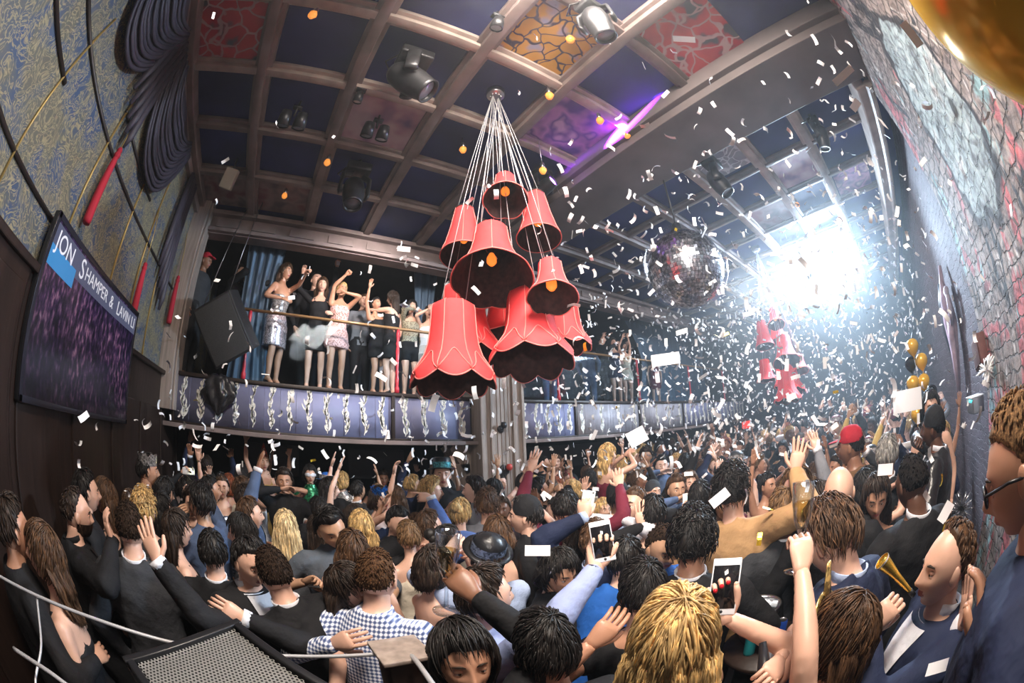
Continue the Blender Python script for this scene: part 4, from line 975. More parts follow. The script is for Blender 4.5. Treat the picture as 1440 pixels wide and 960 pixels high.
# ================================================================== things in the room
MT['shade'] = mat('coral_red_lampshade_cloth', (.84, .05, .055), .75, var=.10, scale=14, bump=.15)
MT['shadein'] = mat('dark_lace_lining', (.05, .018, .016), .8, var=.6, scale=26)
MT['piping'] = mat('pink_piping', (.78, .20, .18), .6)
MT['bulb'] = mat('amber_bulb', (.9, .35, .08), .2, emit=(1, .25, .03), estr=1.1)
MT['fil'] = mat('glowing_filament', (1, .6, .2), .2, emit=(1, .42, .08), estr=9)
MT['rope'] = mat('white_cord', (.5, .5, .53), .5)
def lampshade(c, r, h, kind, canopy, label, group, tilt=0):
    """c = centre of the lower rim. bell shade with panels, lining, piping, bulb and its cords up to the canopy"""
    t = thing('pendant_lampshade', label, 'lamp', c, 0, group); n = 72
    uu = Vector((-c[0], -c[1], 0)).normalized(); Rm = Matrix.Rotation(math.radians(tilt), 3, Vector((0, 0, -1)).cross(uu))
    lob = 8
    if kind == 'scallop':
        prof = [(.50, 1.0), (.58, .97), (.60, .90), (.61, .75), (.63, .58), (.67, .42), (.76, .27), (.90, .15), (1.0, .07), (.98, 0)]
    elif kind == 'bell':
        prof = [(.46, 1.0), (.50, .97), (.51, .88), (.54, .66), (.62, .42), (.74, .22), (.92, .06), (1.0, 0)]
    else:
        prof = [(.40, 1.0), (.44, .98), (.52, .80), (.66, .48), (.84, .18), (1.0, 0)]
    def fn(a, i):
        if kind == 'scallop':
            w = max(0, (i-5)/4); s = abs(math.sin(a*lob/2)); return (1+.012*math.cos(a*lob)*1+.10*w*s, -.11*h/r*r*w*s*.9)
        if kind == 'bell': w = max(0, (i-4)/3); return (1+.04*w*abs(math.sin(a*3)), -.05*h*w*abs(math.sin(a*3)))
        return (1, 0)
    pr = [(a*r, b_*h) for a, b_ in prof]
    mb = MB(); mb.lathe(pr, (0, 0, 0), n, R=Rm, fn=fn); mb.build('shade', MT['shade'], t)
    mb = MB(); mb.lathe([(a*.985-.003, b_) for a, b_ in pr], (0, 0, -.002), n, R=Rm, fn=fn); mb.build('lining', MT['shadein'], t)
    mb = MB(); pts = []
    for j in range(n+1):
        a = 2*PI*j/n; mu, dz = fn(a, len(pr)-1); pts.append(Rm@Vector((math.cos(a)*pr[-1][0]*mu, math.sin(a)*pr[-1][0]*mu, pr[-1][1]+dz)))
    mb.tube(pts, [.0045], n=6, cap=False); mb.build('rim_piping', MT['piping'], t)
    mb = MB()
    for k in range(lob if kind == 'scallop' else 6):
        a = 2*PI*k/(lob if kind == 'scallop' else 6); P_ = []
        for i, (rr, z) in enumerate(pr):
            mu, dz = fn(a, i); P_.append(Rm@Vector((math.cos(a)*(rr*mu+.002), math.sin(a)*(rr*mu+.002), z+dz)))
        mb.tube(P_, [.0035], n=5)
    mb.build('seam', MT['piping'], t)
    if kind == 'scallop':      # arched petal edges
        mb = MB()
        for k in range(lob):
            a0 = 2*PI*k/lob; P_ = []
            for q in range(13):
                a = a0+2*PI/lob*q/12; zf = math.sin(PI*q/12); i0 = 9-3.2*zf; i = min(int(i0), 8); f_ = i0-i
                m0, d0 = fn(a, i); m1, d1 = fn(a, i+1); rr = (pr[i][0]*m0*(1-f_)+pr[i+1][0]*m1*f_)+.003; z = (pr[i][1]+d0)*(1-f_)+(pr[i+1][1]+d1)*f_
                P_.append(Rm@Vector((math.cos(a)*rr, math.sin(a)*rr, z)))
            mb.tube(P_, [.0035], n=5)
        mb.build('petal_piping', MT['piping'], t)
    mb = MB(); mb.lathe([(.0005, h*1.0), (.45*r, h*.995), (.47*r, h*.96), (.0005, h*.95)], (0, 0, 0), 24, R=Rm); mb.lathe([(.022, h*.95), (.022, h*.5), (.018, h*.48)], (0, 0, 0), 14, R=Rm); mb.build('socket', MT['shadein'], t)
    b = MB(); bz = h*.36; b.lathe([(.014, bz+.09), (.02, bz+.06), (.034, bz+.02), (.034, bz-.015), (.02, bz-.04), (.0005, bz-.05)], (0, 0, 0), 16, R=Rm); bo = b.build('bulb', MT['bulb'], t)
    f = MB()
    for q in range(3): f.tube([Rm@Vector((.012*math.cos(q*2.1), .012*math.sin(q*2.1), bz+.05)), Rm@Vector((.016*math.cos(q*2.1), .016*math.sin(q*2.1), bz-.03))], [.0022], n=5)
    f.build('filament', MT['fil'], bo)
    top = Rm@Vector((0, 0, h)); cv = Vector(canopy)-Vector(c)
    for q in range(2):
        mb = MB(); dx = .35*r*(1 if q else -1); mb.tube([top+Rm@Vector((dx, 0, 0)), cv+Vector((.03*(1 if q else -1), .0, 0))], [.0030], n=6); mb.build('cord', MT['rope'], t)
    return t
def canopy(c, label):
    t = thing('ceiling_canopy', label, 'ceiling mount', c); mb = MB(); mb.lathe([(.0005, 0), (.085, 0), (.088, -.01), (.088, -.06), (.08, -.07), (.0005, -.07)], (0, 0, 0), 28); mb.build('drum', MT['steel'], t)
    mb = MB()
    for k in range(9): mb.tube([(.05*math.cos(k*.7), .05*math.sin(k*.7), -.06), (.05*math.cos(k*.7), .05*math.sin(k*.7), -.10)], [.008], n=8)
    mb.build('cord_grip', MT['steel'], t); return t
cc0 = Vector((1.33, 2.08, ZC)); canopy(cc0, 'round metal ceiling canopy above the large cluster of red lampshades')
GS = 'large cluster of red pendant lampshades'
# (rim px, rim width px, top y px, horizontal distance, kind, label)
SH = [((711, 281), 60, 232, 2.45, 'bell', 'topmost small red lampshade with glowing amber bulb, just below the cords', 24),
      ((652, 360), 66, 284, 2.62, 'plain', 'plain flared red lampshade on the upper left of the near cluster', 12),
      ((692, 392), 110, 298, 2.30, 'bell', 'wide dark-lined red lampshade in the middle of the near cluster, bulb showing', 24),
      ((758, 335), 62, 262, 2.62, 'plain', 'plain flared red lampshade on the upper right of the near cluster', 12),
      ((777, 418), 70, 356, 2.22, 'bell', 'small bell-shaped red lampshade on the right of the near cluster, amber bulb showing', 22),
      ((637, 535), 112, 425, 2.28, 'scallop', 'tall scalloped red lampshade lowest on the left of the near cluster', 8),
      ((652, 495), 100, 402, 2.72, 'scallop', 'domed red lampshade tucked behind the tall lower left one', 4),
      ((748, 505), 112, 404, 2.42, 'scallop', 'scalloped red lampshade with dark lining, lower centre of the near cluster', 14),
      ((797, 485), 66, 425, 2.78, 'scallop', 'deep red lampshade half hidden at the lower right of the near cluster', 6),
      ((708, 470), 70, 405, 2.85, 'bell', 'dark red lampshade hidden in the heart of the near cluster', 4)]
shades = []
for (px, w_, ty, h_, kd, lab, tl) in SH:
    c = at_h(px[0], px[1], h_); d = (c-CAM).length; rr = w_/2/FPX*d*1.02; tp = at_h(px[0], ty, h_)
    hh = (tp.z-c.z)*(1.0 if kd == 'scallop' else 1.0); shades.append((c, rr, hh, kd, tl)); lampshade(c, rr, max(hh, rr*1.1), kd, cc0+Vector((0, 0, -.08)), lab, GS, tl)
c1 = Vector((7.05, 2.0, ZC)); canopy(c1, 'small metal ceiling canopy above the far cluster of red lampshades')
for i, (c, rr, hh, kd, tl) in enumerate(shades):
    if i in (6,): continue
    off = c-cc0; off.x, off.y = off.y*.9+.1, -off.x*.9-.0
    off = Matrix.Rotation(.35, 3, 'Z')@(c-cc0)
    lampshade(c1+off*1.0+Vector((0, 0, -.15)), rr*1.05, max(hh, rr*1.1), kd, c1+Vector((0, 0, -.08)), ['topmost', 'upper left', 'broad middle', 'upper right', 'small right-hand', 'lowest left-hand', '', 'lower central', 'lower right', 'innermost'][i]+' red lampshade of the far cluster, seen through the confetti', 'far cluster of red pendant lampshades', tl)
# ---- mirror ball in a clear globe
ball_c = at_h(965, 378, 4.0); spot('added_ball_spot', (1.6, -.6, 5.0), ball_c, 500, (1, .97, .95), 16, .3, .05); spot('added_ball_spot_right', (5.4, -.9, 5.0), ball_c, 600, (.9, .95, 1), 16, .3, .05); t = thing('mirror_ball', 'big mirrored disco ball hanging in a clear glass globe', 'disco ball', ball_c)  # both spots are added, unseen lamps that brighten the mirror tiles
def m_mirror():
    m, tt, b = nt('mirror_tiles'); b.inputs['Metallic'].default_value = 1; b.inputs['Roughness'].default_value = .22
    tc = N(tt, 'ShaderNodeTexCoord'); wn = N(tt, 'ShaderNodeTexWhiteNoise'); sn = N(tt, 'ShaderNodeVectorMath', operation='SNAP'); sn.inputs[1].default_value = (.03, .03, .03)
    tt.links.new(tc.outputs['Object'], sn.inputs[0]); tt.links.new(sn.outputs[0], wn.inputs['Vector'])
    r = ramp(tt, wn.outputs['Value'], [(0, (.35, .35, .38)), (.6, (.75, .76, .8)), (1, (1, 1, 1))]); tt.links.new(r.outputs[0], b.inputs['Base Color']); return m
MT['mirror'] = m_mirror()
mb = MB(); rb = .43; nr = 34; rr_ = random.Random(5)
for i in range(nr):
    e0 = -PI/2+PI*i/nr; e1 = -PI/2+PI*(i+1)/nr; em = (e0+e1)/2; nn = max(6, int(2*PI*math.cos(em)*nr/PI))
    for j in range(nn):
        a0 = 2*PI*(j+.06)/nn; a1 = 2*PI*(j+.94)/nn; nrm = Vector((math.cos(em)*math.cos((a0+a1)/2), math.cos(em)*math.sin((a0+a1)/2), math.sin(em)))
        jit = Vector((rr_.uniform(-1, 1), rr_.uniform(-1, 1), rr_.uniform(-1, 1)))*.06
        q = []
        for (a, e) in ((a0, e0+.004), (a1, e0+.004), (a1, e1-.004), (a0, e1-.004)):
            p = Vector((math.cos(e)*math.cos(a), math.cos(e)*math.sin(a), math.sin(e)))*rb; q.append(p+nrm*(p-nrm*rb).dot(jit)*2)
        mb.add(q, [(0, 1, 2, 3)])
mb.build('mirror_tiles', MT['mirror'], t, smooth=False)
mb = MB(); mb.ball((0, 0, 0), rb-.006, 32, 24); mb.build('core', MT['blackmetal'], t)
mb = MB(); mb.ball((0, 0, .02), .485, 40, 28)
def m_globe():
    m, tt, b = nt('clear_globe'); out = tt.nodes['Material Output']; tr = N(tt, 'ShaderNodeBsdfTransparent'); tr.inputs[0].default_value = (.97, .98, 1, 1); gl = N(tt, 'ShaderNodeBsdfGlossy'); gl.inputs['Roughness'].default_value = .03
    lw = N(tt, 'ShaderNodeLayerWeight'); lw.inputs[0].default_value = .2; fr = N(tt, 'ShaderNodeMath', operation='MULTIPLY'); fr.inputs[1].default_value = .3; tt.links.new(lw.outputs['Facing'], fr.inputs[0]); mx = N(tt, 'ShaderNodeMixShader'); tt.links.new(fr.outputs[0], mx.inputs[0]); tt.links.new(tr.outputs[0], mx.inputs[1]); tt.links.new(gl.outputs[0], mx.inputs[2]); tt.links.new(mx.outputs[0], out.inputs['Surface']); return m
mb.build('glass_globe', m_globe(), t)
mb = MB(); mb.tube([(0, 0, .44), (0, 0, ZC-ball_c.z)], [.012], n=8); mb.lathe([(.0005, .56), (.05, .56), (.06, .48), (.09, .46), (.0005, .46)], (0, 0, 0), 20); mb.lathe([(.0005, ZC-ball_c.z), (.16, ZC-ball_c.z), (.16, ZC-ball_c.z-.12), (.0005, ZC-ball_c.z-.14)], (0, 0, 0), 20); mb.build('motor_and_rod', MT['blackmetal'], t)
# ---- television on the left wall
tv = thing('television', 'huge flat television on the wallpapered wall showing a purple-lit crowd', 'television', (XL+.10, 2.79, EYE+.47))
mb = MB(); W_, H_ = 1.94, 1.06
mb.box((0, 0, 0), (.05, W_, H_), bev=.008); mb.build('housing', MT['black'], tv)
mb = MB()
for z, hh in ((H_/2-.02, .04), (-H_/2+.02, .04)): mb.box((.03, 0, z), (.012, W_, hh), bev=.003)
for y in (-W_/2+.02, W_/2-.02): mb.box((.03, y, 0), (.012, .04, H_), bev=.003)
mb.build('bezel', mat('tv_bezel', (.02, .02, .03), .2), tv)
def m_tv():
    m, tt, b = nt('tv_picture'); tc = N(tt, 'ShaderNodeTexCoord'); sp = N(tt, 'ShaderNodeSeparateXYZ'); tt.links.new(tc.outputs['Object'], sp.inputs[0])
    n1 = N(tt, 'ShaderNodeTexNoise'); n1.inputs['Scale'].default_value = 26; n1.inputs['Detail'].default_value = 4; n2 = N(tt, 'ShaderNodeTexNoise'); n2.inputs['Scale'].default_value = 2.4
    mp = N(tt, 'ShaderNodeMapping'); mp.inputs['Scale'].default_value = (1, 1, .5); tt.links.new(tc.outputs['Object'], mp.inputs[0])
    for n in (n1, n2): tt.links.new(mp.outputs[0], n.inputs['Vector'])
    c1_ = ramp(tt, n1.outputs['Fac'], [(.42, (.012, .008, .035)), (.55, (.10, .04, .14)), (.66, (.45, .20, .34)), (.8, (.7, .6, .75))])
    c2_ = ramp(tt, n2.outputs['Fac'], [(.35, (.1, .1, .35)), (.6, (1, 1, 1))])
    mx = N(tt, 'ShaderNodeMix'); mx.data_type = 'RGBA'; mx.blend_type = 'MULTIPLY'; mx.inputs[0].default_value = .85; tt.links.new(c1_.outputs[0], mx.inputs['A']); tt.links.new(c2_.outputs[0], mx.inputs['B'])
    zr = N(tt, 'ShaderNodeMapRange'); zr.inputs[1].default_value = -.5; zr.inputs[2].default_value = .5; tt.links.new(sp.outputs['Z'], zr.inputs[0])
    band = ramp(tt, zr.outputs[0], [(.0, (.15, .15, .15)), (.25, (.5, .5, .5)), (.7, (1, 1, 1)), (.80, (.35, .4, .7))])
    m2 = N(tt, 'ShaderNodeMix'); m2.data_type = 'RGBA'; m2.blend_type = 'MULTIPLY'; m2.inputs[0].default_value = 1; tt.links.new(mx.outputs['Result'], m2.inputs['A']); tt.links.new(band.outputs[0], m2.inputs['B'])
    b.inputs['Base Color'].default_value = (.01, .01, .012, 1); b.inputs['Roughness'].default_value = .15; tt.links.new(m2.outputs['Result'], b.inputs['Emission Color']); b.inputs['Emission Strength'].default_value = .5; return m
mb = MB(); mb.box((.028, 0, 0), (.006, W_-.07, H_-.07)); sc_ = mb.build('screen', m_tv(), tv, smooth=False)
mb = MB(); mb.box((.0325, 0, H_/2-.14), (.003, W_-.08, .17)); mb.build('banner', mat('tv_banner', (.02, .02, .03), .3, emit=(.07, .08, .14), estr=1), sc_, smooth=False)
mb = MB(); mb.box((.0330, -.72, H_/2-.24), (.003, .42, .12)); mb.build('banner_light', mat('tv_banner_blue', (.02, .1, .2), .3, emit=(.03, .16, .38), estr=1), sc_, smooth=False)
def writing(body, size, loc, R3, m, parent, nm='lettering', ext=.001):
    cu = bpy.data.curves.new(nm, 'FONT'); cu.body = body; cu.size = size; cu.extrude = ext; cu.align_x = 'CENTER'; cu.align_y = 'CENTER'
    o = bpy.data.objects.new(nm, cu); C.objects.link(o); M_ = R3.to_4x4(); M_.translation = loc; 
    dg = bpy.context.evaluated_depsgraph_get(); dg.update(); me = bpy.data.meshes.new_from_object(o.evaluated_get(dg)); bpy.data.objects.remove(o)
    me.materials.clear(); me.materials.append(m); q = bpy.data.objects.new(nm, me); C.objects.link(q); q.matrix_local = M_; q.parent = parent; return q
Rtv = Matrix(((0, 0, 1), (1, 0, 0), (0, 1, 0)))        # text right -> +Y, up -> +Z, faces +X
MT['tvtxt'] = mat('tv_letters', (.5, .5, .55), .4, emit=(.42, .44, .5), estr=.9)
for s_, sz, y in (('JON', .16, -.74), ('S', .19, -.42), ('HAMPER', .13, -.11), ('&', .14, .24), ('L', .16, .42), ('AVIN', .13, .60), ('LI', .14, .84)):
    writing(s_, sz, Vector((.0355, y, H_/2-.14)), Rtv, MT['tvtxt'], sc_)
# dark wooden cabinet left of the television
mb = MB(); mb.box((0, 0, 0), (.08, 1.5, 2.85), bev=.02); t = thing('wall_cabinet', 'tall dark brown wooden cabinet at the left of the television', 'cabinet', (XL+.05, 1.02, 1.43)); mb.build('carcass', R['dwood'], t)
mb = MB(); mb.box((.045, .36, 0), (.02, .68, 2.6), bev=.01); d_ = mb.build('door', R['dwood'], t); mb = MB(); mb.tube([(.055, .08, -.1), (.08, .08, 0), (.055, .08, .1)], [.008], n=8); mb.build('handle', MT['steel'], d_)
mb = MB(); mb.box((.045, -.36, 0), (.02, .68, 2.6), bev=.01); mb.build('door', R['dwood'], t)
# tassels
MT['tassel'] = mat('crimson_tassel', (.38, .012, .03), .8, var=.3, scale=30, stretch=(1, 1, .05), bump=.5)
def tassel(y, z0, z1, label):
    t = thing('tassel', label, 'tassel', (XL+.09, y, z0)); h = z1-z0; mb = MB()
    mb.lathe([(.0005, 0), (.036, .0), (.041, .03), (.038, h*.5), (.030, h*.8), (.024, h*.86)], (0, 0, 0), 26, fn=lambda a, i: (1+.07*math.sin(a*13), 0)); mb.build('fringe', MT['tassel'], t)
    mb = MB(); mb.lathe([(.024, h*.84), (.034, h*.87), (.034, h*.9), (.022, h*.92), (.030, h*.95), (.018, h*.99), (.0005, h)], (0, 0, 0), 20); mb.build('head', MT['tassel'], t)
    mb = MB(); mb.tube([(0, 0, h), (-.02, .01, h+.35), (-.06, 0, h+.62)], [.006], n=8); mb.build('cord', MT['goldstrap'], t); return t
tassel(2.25, EYE+1.14, EYE+1.78, 'long crimson tassel hanging above the television')
tassel(3.70, EYE+.97, EYE+1.50, 'crimson tassel hanging at the right corner of the television')
tassel(5.0, EYE+1.25, EYE+1.90, 'crimson tassel beside the corner post of the balcony')
# swags of drapery under the ceiling
def swag(y0, y1, z, drop, label, k=15):
    mb = MB()
    for i in range(k):
        f_ = 1-i/k*.80; d_ = drop*f_; ym = (y0+y1)/2; hw = (y1-y0)/2*(.55+.45*f_); P_ = []
        for q in range(17):
            u = q/8-1; P_.append((.03+.05*(1-abs(u))+i*.004+.012*math.sin(i*2.4), ym+hw*u, -d_*(1-abs(u)**2.2)))
        mb.tube([Vector(p) for p in P_], [(.017, .020)]*17, side=(1, 0, 0), n=8)
    vs = []
    for i in range(10):
        f_ = i/9
        for q in range(17): u = q/8-1; vs.append((.03+.04*(1-abs(u)), (y0+y1)/2+(y1-y0)/2*u, -drop*f_*(1-abs(u)**2.2)))
    mb.add(vs, [(i*17+q, i*17+q+1, (i+1)*17+q+1, (i+1)*17+q) for i in range(9) for q in range(16)])
    o = mb.build('drapery_swag', R['curt'], loc=(XL+.03, 0, z)); tag(o, label, 'curtain', 'dark swags under the ceiling'); return o
swag(.75, 2.2, ZC-.22, .92, 'large dark swag of drapery under the ceiling above the wallpaper')
swag(2.1, 3.85, ZC-.22, .95, 'second dark purple swag of drapery nearer the balcony')
for (y, ln, lab) in ((2.12, 1.15, 'dark folded drape tail between the two swags'), (4.35, 1.7, 'long dark drape tail hanging in the corner by the balcony')):
    mb = MB()
    for k in range(5): mb.tube([(.05, -.16+k*.08, 0), (.07, -.18+k*.085, -ln*(.5+.1*k)), (.05, -.2+k*.09, -ln*(.75+.06*k))], [(.035, .03), (.04, .03), (.02, .01)], n=8)
    o = mb.build('drapery_tail', R['curt'], loc=(XL+.03, y, ZC-.2)); tag(o, lab, 'curtain')
# ---- stage lights under the ceiling
MT['lens'] = mat('lens', (.3, .32, .36), .05, .2); MT['amber'] = mat('amber_glass', (.85, .30, .06), .15, emit=(1, .35, .06), estr=.8)
def moving_head(px, zc, aimv, label, sc=1.0, lit=None):
    p = on_z(px[0], px[1], EYE+3.15-.42*sc); p.z = 0; c = Vector((p.x, p.y, ZC-.1)); t = thing('moving_head_light', label, 'stage light', c)
    a = Vector(aimv).normalized(); mb = MB(); mb.tube([(0, 0, .1), (0, 0, 0)], [.02], n=8); mb.box((0, 0, -.05*sc), (.26*sc, .20*sc, .10*sc), bev=.02); mb.build('base', MT['blackmetal'], t)
    yaw_ = math.atan2(a.y, a.x); Rz_ = rotz(yaw_); mb = MB()
    for k in (-1, 1): mb.tube([Rz_@Vector((0, k*.06, -.11))*sc, Rz_@Vector((0, k*.15, -.14))*sc, Rz_@Vector((0, k*.155, -.34))*sc, Rz_@Vector((0, k*.14, -.38))*sc], [(.05*sc, .018*sc)]*4, side=Rz_@Vector((1, 0, 0)), n=10)
    mb.build('yoke', MT['blackmetal'], t)
    h0 = Vector((0, 0, -.33*sc)); mb = MB(); mb.lathe([(.0005, -.17), (.07, -.165), (.10, -.12), (.115, -.02), (.11, .08), (.095, .17), (.098, .20), (.085, .20), (.08, .17)], (0, 0, 0), 24, R=frame(a)*sc)
    mb.xf(Matrix.Translation(h0)); hd = mb.build('lamp_head', MT['blackmetal'], t)
    mb = MB(); mb.lathe([(.0005, .178), (.078, .172), (.078, .165)], (0, 0, 0), 20, R=frame(a)*sc); mb.xf(Matrix.Translation(h0)); mb.build('lens', lit or MT['lens'], hd)
    mb = MB(); mb.tube([Vector((-.1, 0, 0))*sc, Vector((-.2, .06, -.1))*sc, Vector((-.12, .2, -.04))*sc, Vector((.02, .12, .04))*sc], [.008], n=6); mb.build('cable', MT['black'], t)
    return c+h0
moving_head((575, 112), 0, (.7, -.2, -.6), 'black moving-head stage light with looped cables near the ceiling centre', 1.15)
moving_head((497, 270), 0, (.05, -.25, -.95), 'black moving-head stage light pointing straight down near the balcony', 1.15)
MT['violet'] = mat('violet_lens', (.6, .3, 1), .1, emit=(.45, .10, 1), estr=40)
va = (on_z(887, 170, ZC-.12)-on_z(764, 262, ZC-.4)).normalized()
vh = moving_head((764, 262), 0, va, 'moving-head light throwing a violet beam along the ceiling', .8, MT['violet'])
spot('violet_beam', vh+va*.22, vh+va*3, 45000, (.36, .03, 1), 9, .3, .03)
moving_head((1010, 255), 0, (.1, -.3, -.9), 'moving-head light hanging beside the scroll-patterned ceiling square', 1.0)
moving_head((840, 30), 0, (.3, .1, -.9), 'black stage light between the gold mural and the soffit', .9)
moving_head((1155, 190), 0, (.1, .3, -.9), 'stage light hidden in the glare by the right edge of the ceiling', .8)
def par(px, label, n=1, sc=1.0):
    p = on_z(px[0], px[1], ZC-.2); c = Vector((p.x, p.y, ZC-.1)); t = thing('spotlight', label, 'spotlight', c)
    mb = MB(); mb.tube([(0, 0, .1), (0, 0, -.12*sc)], [.012], n=8); mb.box((0, 0, -.005), (.1, .06, .015)); mb.build('bracket', MT['blackmetal'], t)
    for k in range(n):
        ox = (k-(n-1)/2)*.16*sc; mb = MB(); mb.lathe([(.0005, .08), (.05, .07), (.062, .0), (.066, -.09), (.055, -.09)], (ox, 0, -.16*sc), 20, R=Matrix.Rotation(.4, 3, 'X')*sc); b_ = mb.build('can', MT['blackmetal'], t)
        mb = MB(); mb.lathe([(.0005, -.085), (.055, -.08)], (ox, 0, -.16*sc), 16, R=Matrix.Rotation(.4, 3, 'X')*sc); mb.build('lens', MT['steel'], b_)
par((415, 160), 'square black strobe unit with two small lamps at the ceiling left', 2, 1.1)
par((530, 178), 'pair of black spotlights with silver faces under the ceiling', 2, 1.0)
par((505, 135), 'small silver spotlight clipped to the beam by the looped cables', 1, .7)
par((700, 30), 'small silver spotlight clipped to the beam near the gold mural', 1, .8)
def pendant(px, drop, label):
    p = on_z(px[0], px[1], ZC-drop); t = thing('pendant_bulb', label, 'lamp', (p.x, p.y, ZC-.1), 0, 'amber bulbs on short ceiling stems'); mb = MB(); mb.tube([(0, 0, .1), (0, 0, 0), (.01, 0, -drop+.16)], [.005], n=6); mb.build('stem', MT['steel'], t)
    mb = MB(); mb.lathe([(.015, .05), (.024, .03), (.026, -.02), (.018, -.03)], (.01, 0, -drop+.13), 14); mb.build('holder', MT['steel'], t)
    mb = MB(); mb.lathe([(.018, .0), (.034, -.02), (.040, -.05), (.026, -.08), (.0005, -.09)], (.01, 0, -drop+.11), 14, fn=lambda a, i: (1+.08*math.sin(a*5), 0)); mb.build('bulb', MT['amber'], t)
for px, dr, w_ in (((440, 18), .2, 'at the head of the room, left'), ((460, 225), .2, 'just left of the downward stage light'), ((771, 131), .2, 'just right of the ceiling canopy'), ((842, 166), .2, 'next to the soffit edge'), ((762, 236), .45, 'on the longest stem, above the violet lamp'), ((400, 272), .12, 'in the dusky mural by the balcony, left'), ((650, 207), .15, 'in front of the pink mural'), ((880, 186), .15, 'beside the violet beam'), ((1120, 285), .2, 'near the blinding light'), ((800, 52), .1, 'in the gold mural')):
    pendant(px, dr, 'amber bulb on a metal stem '+w_)
p = on_z(325, 245, ZC-.25); t = thing('wall_speaker', 'small beige loudspeaker on a bracket near the corner of the ceiling', 'speaker', (p.x, p.y, ZC-.1)); Rm = Matrix.Rotation(.5, 3, 'X')@Matrix.Rotation(.2, 3, 'Y')
mb = MB(); mb.box((0, 0, -.22), (.17, .15, .26), Rm, bev=.015); mb.build('cabinet', mat('beige_plastic', (.35, .32, .26), .5), t); mb = MB(); mb.tube([(0, 0, .1), (0, .03, -.12)], [.012], n=8); mb.build('bracket', MT['blackmetal'], t)
# ---- hanging loudspeaker on the balcony
p = on_y(318, 462, 5.05); t = thing('hanging_loudspeaker', 'big black loudspeaker hung on cables in front of the balcony corner', 'loudspeaker', p); Rm = Matrix.Rotation(-.5, 3, 'Y')@Matrix.Rotation(-.3, 3, 'Z')@Matrix.Rotation(.25, 3, 'X')
mb = MB(); mb.box((0, 0, 0), (.62, .42, .80), Rm, bev=.02); mb.build('cabinet', mat('speaker_black', (.018, .018, .020), .6, var=.3, scale=30), t)
mb = MB(); mb.box(Rm@Vector((0, -.215, 0)), (.56, .015, .74), Rm, bev=.006); mb.build('grille', mat('speaker_cloth', (.05, .05, .052), .8, var=.3, scale=90), t)
for dx in (-.22, .22):
    mb = MB(); a_ = Rm@Vector((dx, .05, .40)); mb.tube([a_, Vector((a_.x*.6+.15, a_.y, ZC-p.z-.02))], [.006], n=6); mb.build('cable', MT['steel'], t)
# cloth heart-like dark drape pinned on the balcony front
p = on_y(308, 552, 5.2); mb = MB(); mb.ball((0, 0, 0), (1, 1, 1), 48, 34); vv = []
for (x, y, z) in mb.v:      # a gathered, tapering bundle with deep folds
    a = math.atan2(x, -y); wd = .23*(1 if z > 0 else 1+z*.75); f_ = 1+.16*math.sin(a*7+z*3)+.25*noise.noise((x*3, y*3, z*3+9)); vv.append((x*wd*f_, y*.07*f_, z*.27-.03+.05*noise.noise((x*4, 2, z*2))))
mb.v = vv
o = mb.build('pinned_cloth', mat('black_sequin_cloth', (.02, .018, .02), .3, var=.8, scale=60), loc=p); tag(o, 'bunched black glittery cloth pinned to the painted balcony front', 'cloth')
# ---- the blinding lamp
lc = Vector((8.95, .61, EYE+2.88)); t = thing('blinder_lamp', 'blinding white stage lamp hanging at the far right of the ceiling', 'stage light', lc); mb = MB(); aimL = (CAM-lc).normalized(); FR = frame(aimL)
mb.box((0, 0, 0), (.62, .62, .16), FR, bev=.03); mb.build('housing', MT['blackmetal'], t)
for sx in (-1, 1):
    for sy in (-1, 1):
        mb = MB(); mb.lathe([(.0005, .095), (.10, .09), (.135, .085), (.14, .10)], FR@Vector((sx*.15, sy*.15, 0)), 24, R=FR); mb.build('lamp', mat('white_hot_lamp', (1, 1, 1), .3, emit=(.85, .94, 1), estr=60), t)
mb = MB(); mb.tube([(0, 0, .2), (0, 0, ZC-lc.z)], [.02], n=8); mb.build('hanger', MT['blackmetal'], t)
# ---- red exit-like sign, fixtures on the right wall
p = on_y(1050, 597, 5.0); X_ = 12.2; p = on_x(1050, 597, XF-.3); t = thing('red_sign', 'small lit red sign on the far wall', 'sign', p); mb = MB(); mb.box((0, 0, 0), (.06, .34, .26), bev=.01); mb.build('box', MT['black'], t)
mb = MB(); mb.box((-.032, 0, 0), (.006, .32, .24)); mb.build('face', mat('red_sign_face', (.6, .01, .01), .3, emit=(1, .03, .02), estr=2.2), t); mb = MB(); mb.tube([(.03, 0, 0), (.3, 0, 0)], [.02], n=8); mb.build('mount', MT['black'], t)
# white lamp box with turquoise glow
p = on_y(1367, 570, -1.25); t = thing('wall_light_box', 'silver ribbed light box glowing turquoise on the brick wall', 'light box', p); mb = MB(); mb.box((0, -.06, 0), (.34, .18, .17), bev=.01); mb.build('housing', MT['steel'], t)
mb = MB()
for k in range(9): mb.box((-.15+k*.037, .035, -.01), (.018, .012, .13), bev=.003)
mb.build('ribs', MT['steel'], t)
mb = MB(); mb.box((0, .035, .055), (.3, .012, .03)); mb.build('glow_strip', mat('turquoise_strip', (.1, .6, .65), .3, emit=(.1, .75, .8), estr=1.6), t); mb = MB(); mb.box((0, -.05, .09), (.36, .2, .012), bev=.004); mb.build('lid', MT['white'], t)
p = on_y(1378, 495, -1.15); mb = MB(); mb.box((0, -.02, 0), (.30, .14, .26), Matrix.Rotation(.2, 3, 'Y'), bev=.01); t = thing('wall_speaker', 'reddish-brown box speaker fixed on the graffiti wall edge', 'speaker', p); mb.build('cabinet', mat('red_brown_veneer', (.14, .05, .04), .5, var=.3), t); mb = MB(); mb.box((0, .055, 0), (.26, .01, .22), Matrix.Rotation(.2, 3, 'Y'), bev=.004); mb.build('grille', mat('brown_grille', (.10, .04, .035), .8), t)
